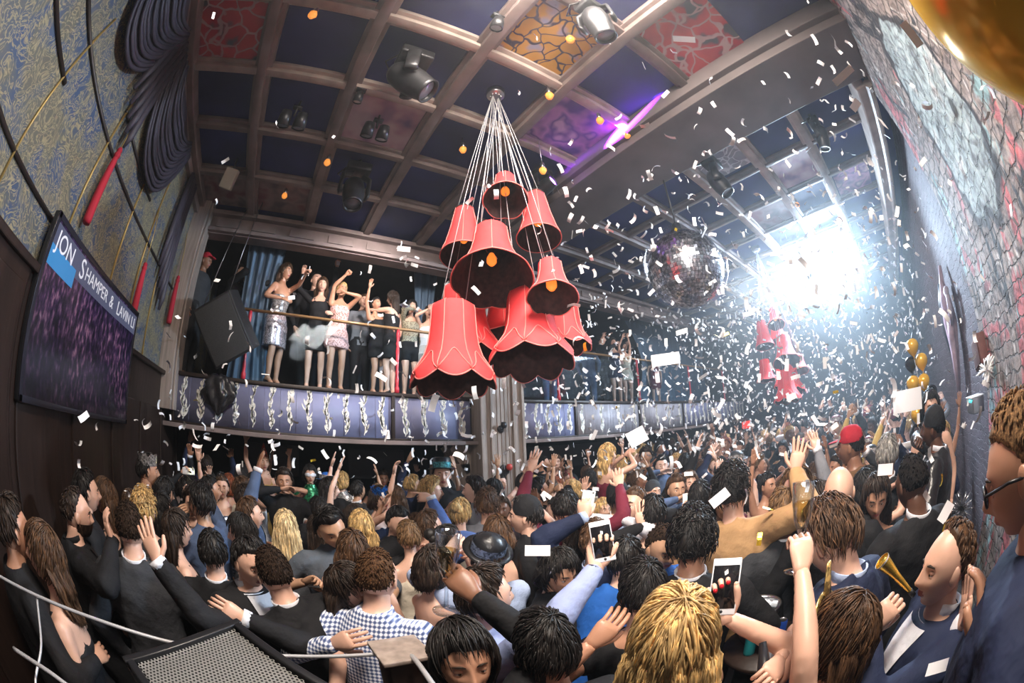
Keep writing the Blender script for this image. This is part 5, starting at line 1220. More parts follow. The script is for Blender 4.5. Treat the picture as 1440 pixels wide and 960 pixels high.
# mannequin-like painted relief: a draped leg figure on the brick wall
p = on_y(1345, 470, -1.42); t = thing('wall_relief', 'plaster relief of a draped dancing figure climbing the brick wall', 'sculpture', p)
mb = MB(); mb.tube([(-.05, 0, .95), (-.02, .05, .72), (.02, .06, .5), (.12, .04, .2), (.2, .04, -.1), (.3, .03, -.5), (.36, .02, -.75)], [(.03, .03), (.05, .05), (.12, .07), (.15, .08), (.10, .07), (.06, .05), (.03, .03)], n=12)
mb.tube([(.02, .05, .3), (.06, .08, 0), (.14, .08, -.4), (.2, .07, -.75)], [(.08, .06), (.07, .06), (.05, .05), (.03, .03)], n=12); mb.build('legs', mat('painted_plaster', (.42, .30, .36), .5, var=.4, scale=6), t)
mb = MB(); mb.tube([(.12, .06, .75), (.18, .08, .45), (.22, .07, .1), (.28, .06, -.2)], [(.05, .03), (.13, .05), (.16, .05), (.08, .03)], n=14); mb.build('drapery', mat('dark_plaster_cloth', (.03, .035, .045), .4, var=.4), t)
mb = MB(); mb.tube([(-.02, .05, .60), (-.25, .06, .50), (-.20, .06, .3), (-.05, .06, .15)], [(.03, .03), (.045, .04), (.05, .04), (.03, .03)], n=10); mb.ball((-.25, .06, .56), (.06, .05, .07), 12, 8); mb.build('arm', mat('lilac_plaster', (.5, .42, .5), .5, var=.3), t)
# black foil pompon and silver tinsel by the wall
def tinsel(c, r, label, m, n=60, seed=1):
    q = random.Random(seed); mb = MB()
    for k in range(n):
        d = Vector((q.gauss(0, 1), q.gauss(0, 1), q.gauss(0, 1))).normalized()*r*q.uniform(.6, 1.1); s_ = d.orthogonal()
        mb.tube([d*.05, d*.5+s_*.02, d], [(.006, .002), (.014, .002), (.006, .001)], side=s_, n=5)
    o = mb.build('tinsel_pompon', m, loc=c); tag(o, label, 'decoration')
tinsel(on_y(1388, 520, -1.1), .12, 'black foil pompon under the red-brown box on the wall', MT['leather'], 50, 2)
tinsel(on_y(1352, 715, -1.0), .20, 'silver and black tinsel cluster standing against the brick wall', mat('silver_foil', (.6, .6, .62), .2, .9), 80, 3)
# ---- balloons
MT['goldlatex'] = mat('gold_latex', (.80, .46, .05), .18, .25); MT['blacklatex'] = mat('black_latex', (.015, .015, .02), .15); MT['string'] = mat('ribbon', (.6, .6, .6), .5)
def balloon(c, r, m, label, group=None, knot=(0, 0, -1), tie=None):
    t = thing('balloon', label, 'balloon', c, 0, group); R_ = frame(Vector(knot)*-1); mb = MB()
    prof = [(.0005, -1.28), (.05, -1.26), (.10, -1.18), (.30, -1.0), (.62, -.68), (.88, -.3), (1.0, .08), (.96, .42), (.78, .74), (.45, .96), (.15, 1.04), (.0005, 1.05)]
    P_, _ = resample([Vector((a, 0, b_)) for a, b_ in prof], [1]*len(prof), 3); mb.lathe([(max(.0005, p.x)*r, p.z*r) for p in P_], (0, 0, 0), 36, R=R_); mb.build('skin', m, t)
    mb = MB(); mb.lathe([(.0005, -1.27*r), (.05*r, -1.33*r), (.10*r, -1.42*r), (.06*r, -1.42*r)], (0, 0, 0), 14, R=R_); mb.build('knot', m, t)
    if tie is not None: mb = MB(); mb.tube([R_@Vector((0, 0, -1.35*r)), (R_@Vector((0, 0, -1.35*r))+Vector(tie)-Vector(c))/2+Vector((.02, 0, 0)), Vector(tie)-Vector(c)], [.0025], n=5); mb.build('ribbon', MT['string'], t)
    return t
balloon(at_d(1395, -12, .62), .155, MT['goldlatex'], 'large shiny gold balloon close overhead against the ceiling corner', knot=(.2, -.3, -1), tie=at_d(1520, 80, .8))
anchor = at_h(1302, 620, 4.3)
for i, (px, py, m, lab) in enumerate(((1283, 488, 'goldlatex', 'topmost gold balloon of the bunch by the brick wall'), (1296, 508, 'goldlatex', 'second gold balloon of the bunch, behind the white card'), (1281, 512, 'blacklatex', 'dark balloon on the left of the bunch by the brick wall'), (1284, 540, 'goldlatex', 'gold balloon low on the left of the bunch by the brick wall'), (1299, 537, 'goldlatex', 'gold balloon low in the middle of the bunch by the brick wall'), (1310, 552, 'blacklatex', 'dark balloon low on the right of the bunch, above the beanie'), (1290, 583, 'goldlatex', 'lowest gold balloon of the bunch, just above the heads'))):
    c = at_h(px, py, 4.2+.12*(i % 3)); balloon(c, .078, MT[m], lab, 'bunch of balloons by the brick wall', tie=anchor)
# ---- foreground: monitor speaker, rope barrier, post
sc0 = at_d(290, 985, 1.02); sp = thing('monitor_speaker', 'black stage monitor speaker with perforated silver grille in the bottom corner', 'loudspeaker', sc0)
pA, pB, pC, pD = at_d(190, 934, 1.02), at_d(331, 884, 1.10), at_d(388, 968, .93), at_d(232, 1040, .86)
ex = (pB-pA).normalized(); ey = ((pB-pC)); ey = (ey-ex*ey.dot(ex)).normalized(); ez = ex.cross(ey)
Rm = Matrix((ex, ey, ez)).transposed(); Ws = (pB-pA).length; Ls = .34; cen = pA+ex*Ws/2-ey*Ls/2-sc0
if ez.z < 0: ez = -ez
Rm = Matrix((ex, ey, ex.cross(ey))).transposed()
mb = MB(); mb.box(cen-ez*.16, (Ws+.05, Ls+.05, .30), Rm, bev=.012); mb.build('cabinet', mat('scuffed_black_paint', (.02, .02, .022), .45, var=.5, scale=30, bump=.2), sp)
gr = MB(); nx_, ny_ = int(Ws/.0105), int(Ls/.0092)
for j in range(ny_):
    for i in range(nx_):
        x = -Ws/2+.01+i*.0105+(.00525 if j % 2 else 0); y = -Ls/2+.01+j*.0092
        if x > Ws/2-.008: continue
        o_ = [cen+Rm@Vector((x+.0058*math.cos(a), y+.0058*math.sin(a), .006)) for a in [PI/6+PI/3*k for k in range(6)]]
        n_ = [cen+Rm@Vector((x+.0038*math.cos(a), y+.0038*math.sin(a), .006)) for a in [PI/6+PI/3*k for k in range(6)]]
        gr.add(o_+n_, [(k, (k+1) % 6, 6+(k+1) % 6, 6+k) for k in range(6)])
gr.build('grille', mat('brushed_silver_grille', (.42, .42, .40), .4, .5), sp, smooth=False)
mb = MB()
for a_, b_ in ((Vector((0, Ls/2+.006, .004)), (Ws+.05, .022, .03)), (Vector((0, -Ls/2-.006, .004)), (Ws+.05, .022, .03)), (Vector((Ws/2+.008, 0, .004)), (.022, Ls, .03)), (Vector((-Ws/2-.008, 0, .004)), (.022, Ls, .03))): mb.box(cen+Rm@a_, b_, Rm, bev=.004)
mb.build('frame', MT['black'], sp)
mb = MB(); cz = (sc0+cen-ez*.3); mb.box((cz.x, cz.y, (cz.z-.02)/2), (.30, .30, cz.z-.02), bev=.01); o = mb.build('speaker_stand', R['dwood']); tag(o, 'dark wooden stand carrying the stage monitor speaker', 'stand')
post_top = at_d(562, 912, 1.10); mb = MB(); t = thing('barrier_post', 'square wooden barrier post with a metal cap at the bottom edge', 'post', (post_top.x, post_top.y, 0)); Ra = rotz(math.atan2(post_top.y, post_top.x)+.3)
mb.box((0, 0, post_top.z/2-.01), (.105, .105, post_top.z-.02), Ra, bev=.006); mb.build('shaft', R['dwood'], t)
mb = MB(); mb.box((0, 0, post_top.z-.006), (.14, .14, .014), Ra, bev=.003); mb.build('cap', R['wood'], t)
mb = MB(); mb.box((.02, -.03, post_top.z-.1), (.02, .12, .18), Ra, bev=.004); mb.build('bracket', MT['steel'], t)
MT['tapew'] = mat('grey_steel_cable', (.5, .5, .52), .4, .4)
def cable(pts, r, label, g=None):
    P_, q = resample(pts, [r]*len(pts), 6); mb = MB(); mb.tube(P_, q, n=8); o = mb.build('barrier_cable', MT['tapew']); tag(o, label, 'cable', g)
cable([at_d(-20, 798, 1.5), at_d(120, 865, 1.25), at_d(255, 906, 1.18), at_d(400, 922, 1.15), post_top+Vector((0, 0, -.01))], .0062, 'grey steel barrier cable sagging from the left edge to the wooden post')
cable([post_top+Vector((.02, -.02, -.012)), at_d(590, 935, 1.0), at_d(625, 985, .9)], .0075, 'short grey cable running down from the wooden post to the bottom edge')
cable([at_d(20, 912, 1.2), at_d(70, 945, 1.1), at_d(125, 985, 1.05)], .007, 'grey cable slanting across the bottom left corner')
cable([at_d(52, 838, 1.36), at_d(58, 905, 1.25), at_d(50, 960, 1.2), at_d(62, 1000, 1.2)], .004, 'thin pale cord hanging in the bottom left corner')
# ---- drinks table
tc_ = at_d(1085, 905, 1.30); tz = 1.02; tp = on_z(1085, 900, 1.12); t = thing('drinks_table', 'small round black drinks table crowded with bottles and cups', 'table', (tp.x, tp.y, 0)); mb = MB()
mb.lathe([(.0005, 1.10), (.24, 1.10), (.245, 1.085), (.24, 1.07), (.0005, 1.07)], (0, 0, 0), 30); mb.build('tabletop', R['dwood'], t); mb = MB(); mb.lathe([(.03, 1.07), (.03, .05), (.2, .02), (.2, 0), (.0005, 0)], (0, 0, 0), 20); mb.build('pedestal', MT['blackmetal'], t)
tq = random.Random(6)
bk = Vector((tp.x+.04, tp.y+.11, 1.10)); t = thing('ice_bucket', 'hammered silver ice bucket on the drinks table', 'ice bucket', bk); mb = MB(); mb.lathe([(.0005, 0), (.07, 0), (.085, .02), (.105, .19), (.112, .20), (.108, .205), (.098, .19), (.08, .03), (.0005, .02)], (0, 0, 0), 28); mb.build('bucket', MT['steel'], t)
mb = MB()
for k in range(26): mb.box((tq.uniform(-.07, .07), tq.uniform(-.07, .07), .17+tq.uniform(0, .03)), (.03, .03, .026), Matrix.Rotation(tq.random()*3, 3, Vector((1, tq.random(), .3)).normalized()), bev=.004)
o = mb.build('ice', mat('ice', (.85, .92, 1), .15), t)
bc = [('blue', (.03, .10, .5)), ('white', (.7, .72, .78)), ('teal', (.02, .22, .24)), ('clear', (.55, .6, .68)), ('blue', (.03, .10, .5)), ('white', (.7, .72, .78)), ('clear', (.55, .6, .68))]
for i, (nm, col) in enumerate(bc):
    a = i*2*PI/7+.4; r_ = .15 if i else .05; p = Vector((tp.x+math.cos(a)*r_*1.0-.02, tp.y+math.sin(a)*r_-.05, 1.10)); 
    if (p-bk).length < .13: p = Vector((tp.x-.16, tp.y-.1+.07*i*.3, 1.10))
    t = thing('small_can' if nm in ('blue', 'white') else 'small_bottle', f'{nm} '+('drinks can' if nm in ('blue', 'white') else 'mixer bottle')+' on the drinks table, '+['nearest the rim', 'beside the ice bucket', 'behind the cans', 'at the table edge', 'among the cups', 'leaning by the bucket', 'by the raised cup'][i], 'drink', p); mb = MB()
    if nm in ('blue', 'white'):
        mb.lathe([(.0005, 0), (.024, .0), (.0265, .006), (.0265, .12), (.023, .13)], (0, 0, 0), 18); mb.build('can', mat('can_'+nm, col, .25, .5), t); mb = MB(); mb.lathe([(.0235, .129), (.021, .127), (.0005, .127)], (0, 0, 0), 18); mb.build('lid', MT['steel'], t)
    else:
        mb.lathe([(.0005, 0), (.028, 0), (.029, .01), (.029, .10), (.012, .135), (.011, .17)], (0, 0, 0), 18); mb.build('bottle_glass', mat('bottle_'+nm, col, .08), t); mb = MB(); mb.lathe([(.0125, .165), (.0125, .182), (.0005, .182)], (0, 0, 0), 14); mb.build('cap', MT['steel'], t)
# ================================================================== the cast
def phone(info, hand, label, size=(.072, .145, .009), col='white', nrm=None, up=None, lit=False, off=(0, 0), group=None):
    """a phone lying in the fingers; nrm = way its back faces, up = long axis (picture terms: right, up, away)"""
    W_, hd, hn, gp = info['hands'][hand]
    b = (gp-CAM).normalized(); r_ = Vector((b.y, -b.x, 0)).normalized(); u_ = r_.cross(b)
    nr = Vector(nrm or (0, 0, 1)); nr = r_*nr.x+u_*nr.y+b*nr.z
    up = Vector(up or (0, 1, 0)); up = r_*up.x+u_*up.y+b*up.z
    Rm = frame(nr, up); c = gp+Rm@Vector((off[0], off[1]+.02, 0))
    t = thing('phone', label, 'phone', c, 0, group); mb = MB()
    mb.box((0, 0, 0), (size[0], size[1], size[2]), Rm, bev=.004)
    mb.build('case', mat('phone_case_'+col, (.75, .75, .78) if col == 'white' else (.02, .02, .022), .3), t)
    mb = MB(); mb.box(Rm@Vector((0, 0, -size[2]/2-.0006)), (size[0]*.9, size[1]*.76, .001), Rm)
    mb.build('screen', mat('phone_screen', (.01, .01, .012), .08) if not lit else mat('lit_phone_screen', (.3, .4, .38), .2, emit=(.75, .95, .88), estr=1.6), t)
    mb = MB(); mb.box(Rm@Vector((size[0]*.32, size[1]*.42, size[2]/2+.0006)), (.009, .009, .001), Rm, bev=.0004); mb.build('camera_lens', MT['black'], t)
    mb = MB(); mb.ball(Rm@Vector((0, -size[1]*.435, -size[2]/2)), (.005, .005, .001), 10, 6, Rm); mb.build('home_button', MT['black'], t)
    return t
def flute(c, label, tilt=(0, 0), s=1.0, fill=True, cat='glass', name='champagne_flute', group=None):
    t = thing(name, label, cat, c, 0, group); Rm = Matrix.Rotation(tilt[0], 3, 'X')@Matrix.Rotation(tilt[1], 3, 'Y')
    mb = MB(); mb.lathe([(.0005, -.10), (.032, -.098), (.033, -.094), (.006, -.088), (.0045, -.05), (.0045, -.01), (.012, .005), (.022, .03), (.028, .07), (.029, .12), (.0275, .12), (.0255, .07), (.020, .032), (.0005, .012)], (0, 0, 0), 22, R=Rm*s)
    mb.build('bowl_and_stem', MT['glass'], t)
    if fill:
        mb = MB(); mb.lathe([(.0005, .014), (.0185, .033), (.0245, .07), (.0245, .074), (.0005, .074)], (0, 0, 0), 20, R=Rm*s); mb.build('champagne', MT['champagne'], t)
    return t
P = person
# ---- left edge
P(20, 745, 1.66, 80, 'dark-haired person in black at the very edge beside the television wall', sex='m', top='shirt', col='black', skin='tan', L='down', R='bent')
P(62, 782, 1.60, -70, 'woman with waist-long wavy brown hair and bare back beside the left wall', sex='f', top='dress', col='black', neck=1.26, straps=True, hair='wavy', haircol='brown', L='down', R='bent', nod=-.1, skin='light')
P(108, 722, 1.66, 85, 'balding bearded man in black suit touching his mouth, behind the wavy-haired woman', top='suit', hair='balding', beard=True, haircol='dark', shirtcol='black', L='down', R=('px', 158, 762, -.1), handR='relax', hdR=(-.2, 1, 0), nod=.1)
P(122, 692, 1.70, 80, 'dark-haired man facing the long-haired woman, behind the balding man', top='shirt', col='black', hair='short', haircol='black', L='down', R='down')
P(147, 700, 1.64, -75, 'woman with long auburn hair turned to the man opposite, near the dark wall', sex='f', top='dress', col='black', hair='long', haircol='brown')
P(183, 742, 1.68, 8, 'broad man seen from behind in a charcoal suit with white collar', top='suit', col='charcoal', hair='buzz', haircol='dark', L='down', R='down', vox=.015)
m6 = P(385, 806, 1.60, -20, 'man in black suit flinging his left arm out with splayed fingers', top='suit', hair='buzz', haircol='dark', lean=.25, sidelean=-.2, L=('px', 222, 790, -.15), handL='open', hdL=(-.35, .9, 0), hnL=(.3, 0, 1), R=('px', 345, 870, -.2), vox=.015)
P(250, 745, 1.58, 75, 'woman in black strap dress with long dark hair in front of raised fingers', sex='f', top='dress', hair='long', haircol='dark', skin='light', L='down', R='bent')
P(208, 662, 1.78, 85, 'man in tuxedo and bow tie wearing a silver paper crown', top='suit', tie='bow', hat='crown', hatcol='silver', hair='short', haircol='black', skin='tan', L='down', R='down')
P(232, 692, 1.62, 70, 'young woman with black hair looking down beside the crowned man', sex='f', top='dress', hair='bob', haircol='black', nod=.3)
P(228, 716, 1.58, 60, 'black-haired woman lit on one cheek in front of the crowned man', sex='f', top='dress', hair='long', haircol='black')
ph = P(262, 688, 1.56, 150, 'short person holding up a phone with its green-white lamp on', sex='f', top='shirt', col='black', hair='bob', haircol='black', L='phone', R=('px', 256, 664), handR='grip')
pf = phone(ph, 'R', 'small white phone held up with its lamp shining yellow-green', col='white', nrm=(0, 0, -1), up=(1, 0, 0))
mb = MB(); mb.ball((0, 0, 0), .012, 10, 8); o = mb.build('lamp', mat('phone_lamp', (1, 1, .8), .3, emit=(.85, 1, .35), estr=30), pf); o.location = (.05, 0, 0)
P(296, 690, 1.66, 80, 'man in black suit and white shirt standing sideways, left of the red-haired woman', top='suit', hair='short', haircol='black', skin='tan', tie='bow')
P(322, 682, 1.60, -10, 'woman with short red-brown hair seen from behind in a navy dress', sex='f', top='dress', col='navy', hair='bob', haircol='red')
P(342, 690, 1.66, 90, 'man with loosened collar pressed close to his neighbour, in white shirt', top='shirt', col='cream', hair='short', haircol='brown')
P(340, 750, 1.58, -80, 'woman with sleek jet-black hair turned sideways, in a black top', sex='f', top='dress', hair='long', haircol='black', skin='pale', nod=.15)
P(352, 724, 1.62, 80, 'man with brown hair in black sweater behind the sleek-haired woman', top='sweater', hair='short', haircol='brown')
P(300, 778, 1.56, 10, 'person with short glossy black hair seen from behind, beside the outflung arm', top='suit', hair='short', haircol='black')
P(352, 792, 1.60, 150, 'man with black hair whose eyes are half hidden behind a shorn head', top='suit', hair='short', haircol='black', skin='light', nod=.2)
P(372, 668, 1.64, 110, 'woman raising her arm, in a black top under a bright paper hat', sex='f', top='dress', hair='bun', haircol='dark', R='up', handR='open', L='up')
P(371, 650, 1.84, 170, 'reveller in a red, yellow and blue party hat', sex='f', top='dress', col='gold', hair='bun', haircol='lightbrown', hat='party_hat', hatcol=(.6, .08, .06), L='wave', R='up')
P(402, 674, 1.68, 180, 'woman in purple dress with both hands up to her face', sex='f', top='dress', col='purple', hair='bob', haircol='black', L='face', R='phone')
P(436, 668, 1.74, 175, 'person in green sequins, black top hat and white eye mask', sex='f', top='shirt', col='green', mat='sequin', hair='bob', haircol='black', hat='mask', hatcol='white', L='bent', R='bent', sleeve=1.0)
P(459, 682, 1.66, -150, 'smiling man with a blue party hat and white garland', top='suit', col='black', hair='short', haircol='dark', hat='bowler', hatcol='cobalt', smile=True, L='drink', R='bent', skin='light')
P(482, 676, 1.64, 20, 'person in pale sequined jacket seen from behind, blond short hair', sex='f', top='shirt', mat='sequin', col='silver', hair='bob', haircol='blonde', sleeve=1.0)
P(402, 742, 1.58, 5, 'woman with straight blonde hair falling over a grey jacket', sex='f', top='shirt', col='grey', hair='long', haircol='paleblonde', L='drink', R='chest', sleeve=1.0, vox=.016)
P(508, 742, 1.58, -10, 'woman with golden blonde hair behind the man in slate shirt', sex='f', top='dress', col='black', hair='wavy', haircol='blonde')
m13 = P(466, 744, 1.68, 165, 'man with thick dark hair and slate shirt looking down at his phone', top='shirt', col='slate', sleeve=.75, hair='quiff', haircol='black', skin='olive', nod=.35, tilt=.25, R=('px', 430, 818, -.1), handR='grip', L='bent', vox=.014)
phone(m13, 'R', 'black phone held low by the man in slate shirt', col='black', nrm=(0, -1, .2), up=(.2, 0, 1))
P(497, 778, 1.60, 0, 'woman with glossy chestnut hair seen from behind, against the slate shirt', sex='f', top='dress', col='navy', hair='bob', haircol='brown', L='fwd')
P(492, 828, 1.56, 115, 'woman in halter-neck crimson dress with dark hair and long earrings', sex='f', top='dress', col='red', neck=1.36, hair='long', haircol='dark', skin='light', tilt=.2, L='down', R='bent', vox=.014)
m17 = P(531, 812, 1.64, 28, 'man with cropped brown hair in blue and white gingham shirt', top='shirt', mat='check', col=(1, 1, 1), hair='buzz', haircol='brown', skin='light', lean=.15, L=('px', 470, 905, -.2), R='bent', watch='L', vox=.013)
m18 = P(684, 840, 1.62, 75, 'dark-haired man in pale blue shirt, one sleeve stretched up with a phone', top='shirt', col=(.29, .35, .58), hair='short', haircol='dark', skin='light', hyaw=.2, R=('px', 838, 798, .0), handR='grip', hdR=(.3, 1, .2), hnR=(0, 0, -1), L='down', watch='R', vox=.013)
phone(m18, 'R', 'white-framed phone held at the end of the pale blue sleeve', nrm=(-.1, 0, 1), up=(-.15, 1, 0))
m19 = P(765, 915, 1.60, -25, 'person in a black sleeve raising a champagne flute', top='sweater', col='black', skin='brown', hair='short', haircol='black', L=('px', 668, 838, .05), handL='grip', hdL=(-.6, .6, 0), hnL=(-.3, .2, 1), poleL=(.2, .9, 0), lean=.2, R='down', vox=.014)
flute(at_d(628, 812, (m19['hands']['L'][3]-CAM).length-.01), 'tall champagne flute raised in the middle of the crowd', (.10, .05), 1.25)
P(652, 932, 1.60, 168, 'woman with parted black hair and bare forehead close below the rope post', sex='f', top='dress', hair='bob', haircol='black', skin='tan', nod=-.1, vox=.014)
P(786, 806, 1.56, 140, 'woman with silver headband and black bob looking down, in black', sex='f', top='shirt', col='black', sleeve=1.0, hair='bob', haircol='black', skin='tan', hat='headband', hatcol='silver', nod=.3, vox=.014)
m23 = P(903, 832, 1.62, -15, 'man in black T-shirt with glossy black hair seen from behind', top='tee', col='black', hair='short', haircol='black', skin='tan', L=('px', 832, 905, -.2), R='down', vox=.013)
m24 = P(948, 905, 1.72, 5, 'woman with thick streaked blonde hair filming with a white phone', sex='f', dist=.76, top='dress', col='black', neck=1.30, hair='long', haircol='blonde', skin='light', R=('px', 1022, 868, .12), handR='grip', hdR=(-.25, 1, .1), hnR=(-.2, 0, -1), poleR=(.45, -1, -.2), nails=True, L='down', vox=.012)
phone(m24, 'R', 'large white phone with dark screen held up by the blonde woman', size=(.078, .158, .009), nrm=(0, .1, 1), up=(.05, 1, 0))
P(974, 762, 1.70, 5, 'man with wavy jet-black hair, black coat and white collar from behind', top='suit', hair='curly', haircol='black', skin='tan', L='bent', R='bent', vox=.014)
m26 = P(1032, 692, 1.80, 25, 'man in a long camel coat stretching one arm high to take a picture', top='coat', col='camel', shirtcol=False, hair='curly', haircol='black', sidelean=-.15, R=('px', 1118, 662, .0), handR='open', hdR=(.3, 1, 0), hnR=(0, 0, 1), L='hip', lowcol='black', vox=.014)
phone(m26, 'R', 'black phone held high by the man in the camel coat', col='black', nrm=(0, 0, 1), up=(.5, 1, 0))
P(1180, 692, 1.76, 5, 'man with shaven bald head and black jacket seen from behind', top='suit', col='black', hair='none', skin='light', vox=.014)
P(1168, 758, 1.74, -60, 'man with swept brown hair and navy blazer bowing his head', top='suit', col='navy', hair='quiff', haircol='brown', shirtcol='lightblue', nod=.4, lean=.15, vox=.013)
m29 = P(1178, 898, 1.62, -75, 'woman with long brown hair and a gold feather headpiece, looking sideways', sex='f', top='dress', col='gold', mat='sequin', hair='long', haircol='brown', skin='light', hat='feather', hatcol='gold', L=('px', 1127, 800, .05), handL='grip', hdL=(-.2, 1, 0), hnL=(-.6, 0, 1), R=('px', 1095, 930, -.2), handR='grip', nails=True, vox=.012)
flute(m29['hands']['L'][3]+Vector((0, 0, .05)), 'clear cup raised above the woman with the feather headpiece', (0, .1), 1.1, cat='glass')
mb = MB(); gp = m29['hands']['R'][3]; mb.tube([gp+Vector((-.03, -.02, -.02)), gp+Vector((0, 0, 0)), gp+Vector((.06, .05, .08))], [.02, .022, .010], n=14); o = mb.build('bottle', MT['black']); tag(o, 'dark bottle gripped by the hand with red nails', 'bottle')
m31 = P(1330, 796, 1.72, -122, 'man with receding brown hair blowing a gold party horn, white shirt open', top='suit', col='navy', hair='balding', haircol='brown', skin='light', dist=1.2, L=('px', 1220, 884, -.02), handL='grip', hdL=(.62, .7, 0), hnL=(0, .2, 1), R=('px', 1352, 880, -.25), handR='open', hdR=(-.2, 1, 0), vox=.012, nod=-.05)
mouth = m31['mouth']
bell = at_d(1240, 788, (mouth-CAM).length-.10)
mb = MB(); mb.tube([mouth, mouth.lerp(bell, .2), mouth.lerp(bell, .6), bell], [.006, .008, .013, .024], n=20, cap=False); mb.tube([mouth.lerp(bell, .02), mouth.lerp(bell, .6), bell-(bell-mouth)*.02], [.003, .010, .021], n=20)
t = thing('party_horn', 'gold foil party horn blown by the man with receding hair', 'horn', (0, 0, 0)); mb.build('cone', MT['gold'], t)
mb = MB(); mb.tube([mouth, mouth.lerp(bell, .14)], [.009, .009], n=14); mb.build('mouthpiece', MT['black'], t)
mb = MB(); mb.tube([bell-(bell-mouth)*.03, bell], [.0245, .026], n=20, cap=False); mb.build('rim', MT['white'], t)
m32 = P(1440, 655, 2.08, -88, 'tall man with short fair hair and dark glasses looking down, navy jacket', dist=.80, floor=.38, top='suit', col='navy', shirtcol=False, hair='buzz', haircol='lightbrown', skin='tan', glasses=True, nod=.35, lean=.1, R=('px', 1370, 905, -.15), handR='relax', hdR=(-.3, 1, .2), L='hip', vox=.012)
mb = MB(); mb.box(m32['loc']+Vector((0, 0, .19)), (.7, .6, .38), bev=.01); o = mb.build('step_platform', R['dwood']); tag(o, 'low dark wooden platform under the tall man with glasses', 'platform')
m33 = P(1312, 602, 2.0, -80, 'man in black beanie, black leather jacket and white collar standing high', dist=2.7, floor=.36, top='suit', mat='leather', col='black', hat='beanie', hatcol='black', skin='dark', hair='buzz', haircol='black', R='face', L='bent', vox=.014)
mb = MB(); mb.box(m33['loc']+Vector((.1, -.1, .18)), (1.1, .7, .36), bev=.03); o = mb.build('banquette', MT['leather']); o.color = (.02, .02, .022, 1); tag(o, 'black upholstered bench under the man in the black beanie', 'bench')
P(1309, 574, 2.0, 170, 'woman with dark hair peeking out above the black beanie', sex='f', dist=3.4, floor=.3, top='dress', hair='bob', haircol='black')
P(1196, 628, 1.86, -80, 'man in red baseball cap and brown jacket', top='coat', col='brownc', shirtcol=False, hat='cap', hatcol='red', skin='brown', hair='buzz', haircol='black', L='chest', R='chest')
P(1282, 680, 1.82, -40, 'man in black suit with patterned white shirt below the man in beanie', dist=2.0, top='suit', hair='buzz', haircol='black', skin='dark', nod=.3, R='chest', L='bent')
P(1232, 700, 1.66, 175, 'woman with dark hair and downcast face beside the bald man', sex='f', top='dress', hair='long', haircol='dark', skin='tan', nod=.3)
# ---- middle
P(622, 668, 1.90, 175, 'man in black wearing a tall shiny paper hat, in front of the dark bar', top='shirt', col='black', hat='top_hat', hatcol='black', bandcol=(.1, .4, .45), skin='light', hair='short', haircol='dark', R='chest', L='bent', dist=4.3)
P(608, 692, 1.72, 80, 'woman with short curly blond hair in front of the man in paper hat', sex='f', top='dress', hair='curly', haircol='blonde', L='bent', R='bent')
P(604, 742, 1.60, 60, 'man in bright blue jacket reaching one arm up over his shoulder', top='suit', col=(.08, .14, .36), hair='short', haircol='brown', L=('px', 606, 700, .05), handL='point', hdL=(-1, .1, 0), R='face', poleL=(1, .6, 0))
P(666, 690, 1.72, -80, 'pale young man with dark fringe smiling sideways beside the pillar', top='shirt', col='grey', hair='quiff', haircol='dark', skin='pale', smile=True)
P(648, 722, 1.64, 20, 'woman with braided golden hair seen from behind', sex='f', top='dress', col='cream', hair='bun', haircol='blonde')
P(686, 712, 1.66, 10, 'man with tousled brown hair seen from behind, below the pillar', top='shirt', col='grey', hair='curly', haircol='brown')
P(738, 726, 1.70, -85, 'man in round black hat and black shirt in profile', top='shirt', col='black', hat='beanie', hatcol='black', skin='light', hair='short', haircol='black')
P(700, 752, 1.60, 0, 'woman with brown hair brushed back beside the man in round hat', sex='f', top='dress', hair='bob', haircol='brown', L='face')
P(682, 786, 1.60, -30, 'reveller in a glossy black new-year bowler with glitter band', top='shirt', col='lightblue', hat='bowler', hatcol='black', bandcol='lightblue', hair='short', haircol='dark', L='phone', R='drink', hattilt=.5)
P(560, 735, 1.60, 150, 'dark-haired man hugging a brown-haired friend', top='shirt', col='black', hair='short', haircol='black', R='hug', L='hug', nod=.3)
P(574, 756, 1.56, -20, 'friend with ash-brown hair being hugged, cream top', sex='f', top='dress', col='cream', hair='short', haircol='lightbrown')
P(630, 765, 1.58, 80, 'woman in black lace with dark hair beside the gingham shirt', sex='f', top='dress', hair='bun', haircol='black', R='face')
P(612, 800, 1.56, 60, 'woman with dark chestnut hair holding a glass near the gingham shirt', sex='f', top='dress', col='navy', hair='bob', haircol='dark', L='drink', R='chest')
P(558, 700, 1.62, -20, 'woman with long brown hair in a black dress beneath the painted panels', sex='f', top='dress', hair='long', haircol='brown')
P(534, 702, 1.64, 120, 'woman in yellow necklace and blue hat with raised hand', sex='f', top='dress', col='navy', hair='bob', haircol='dark', hat='crown', hatcol='cobalt', L='up', R='face')
P(764, 652, 1.82, 80, 'bearded man in black suit standing just right of the pillar', top='suit', hair='buzz', haircol='black', beard=True, skin='tan', shirtcol='black')
P(758, 690, 1.70, 70, 'bearded man in black looking down at his lit phone, right of the pillar', top='suit', hair='short', haircol='black', beard=True, skin='tan', shirtcol='black', R='phone')
P(783, 650, 1.80, 185, 'laughing woman clasping a glass, right of the two bearded men', sex='f', top='dress', hair='long', haircol='brown', smile=True, R='face', L='drink')
P(855, 640, 1.88, 60, 'blond person filming with raised camera, head above the crowd', sex='f', top='dress', col='burgundy', hair='wavy', haircol='blonde', R='phone', L='phone', dist=4.2, floor=.5)
mb = MB(); qq = PEOPLE[-1]; mb.box((qq[2], qq[3], .25), (.6, .6, .5), bev=.03); o = mb.build('banquette', MT['leather']); o.color = (.02, .02, .022, 1); tag(o, 'black upholstered seat under the blond person filming', 'bench')
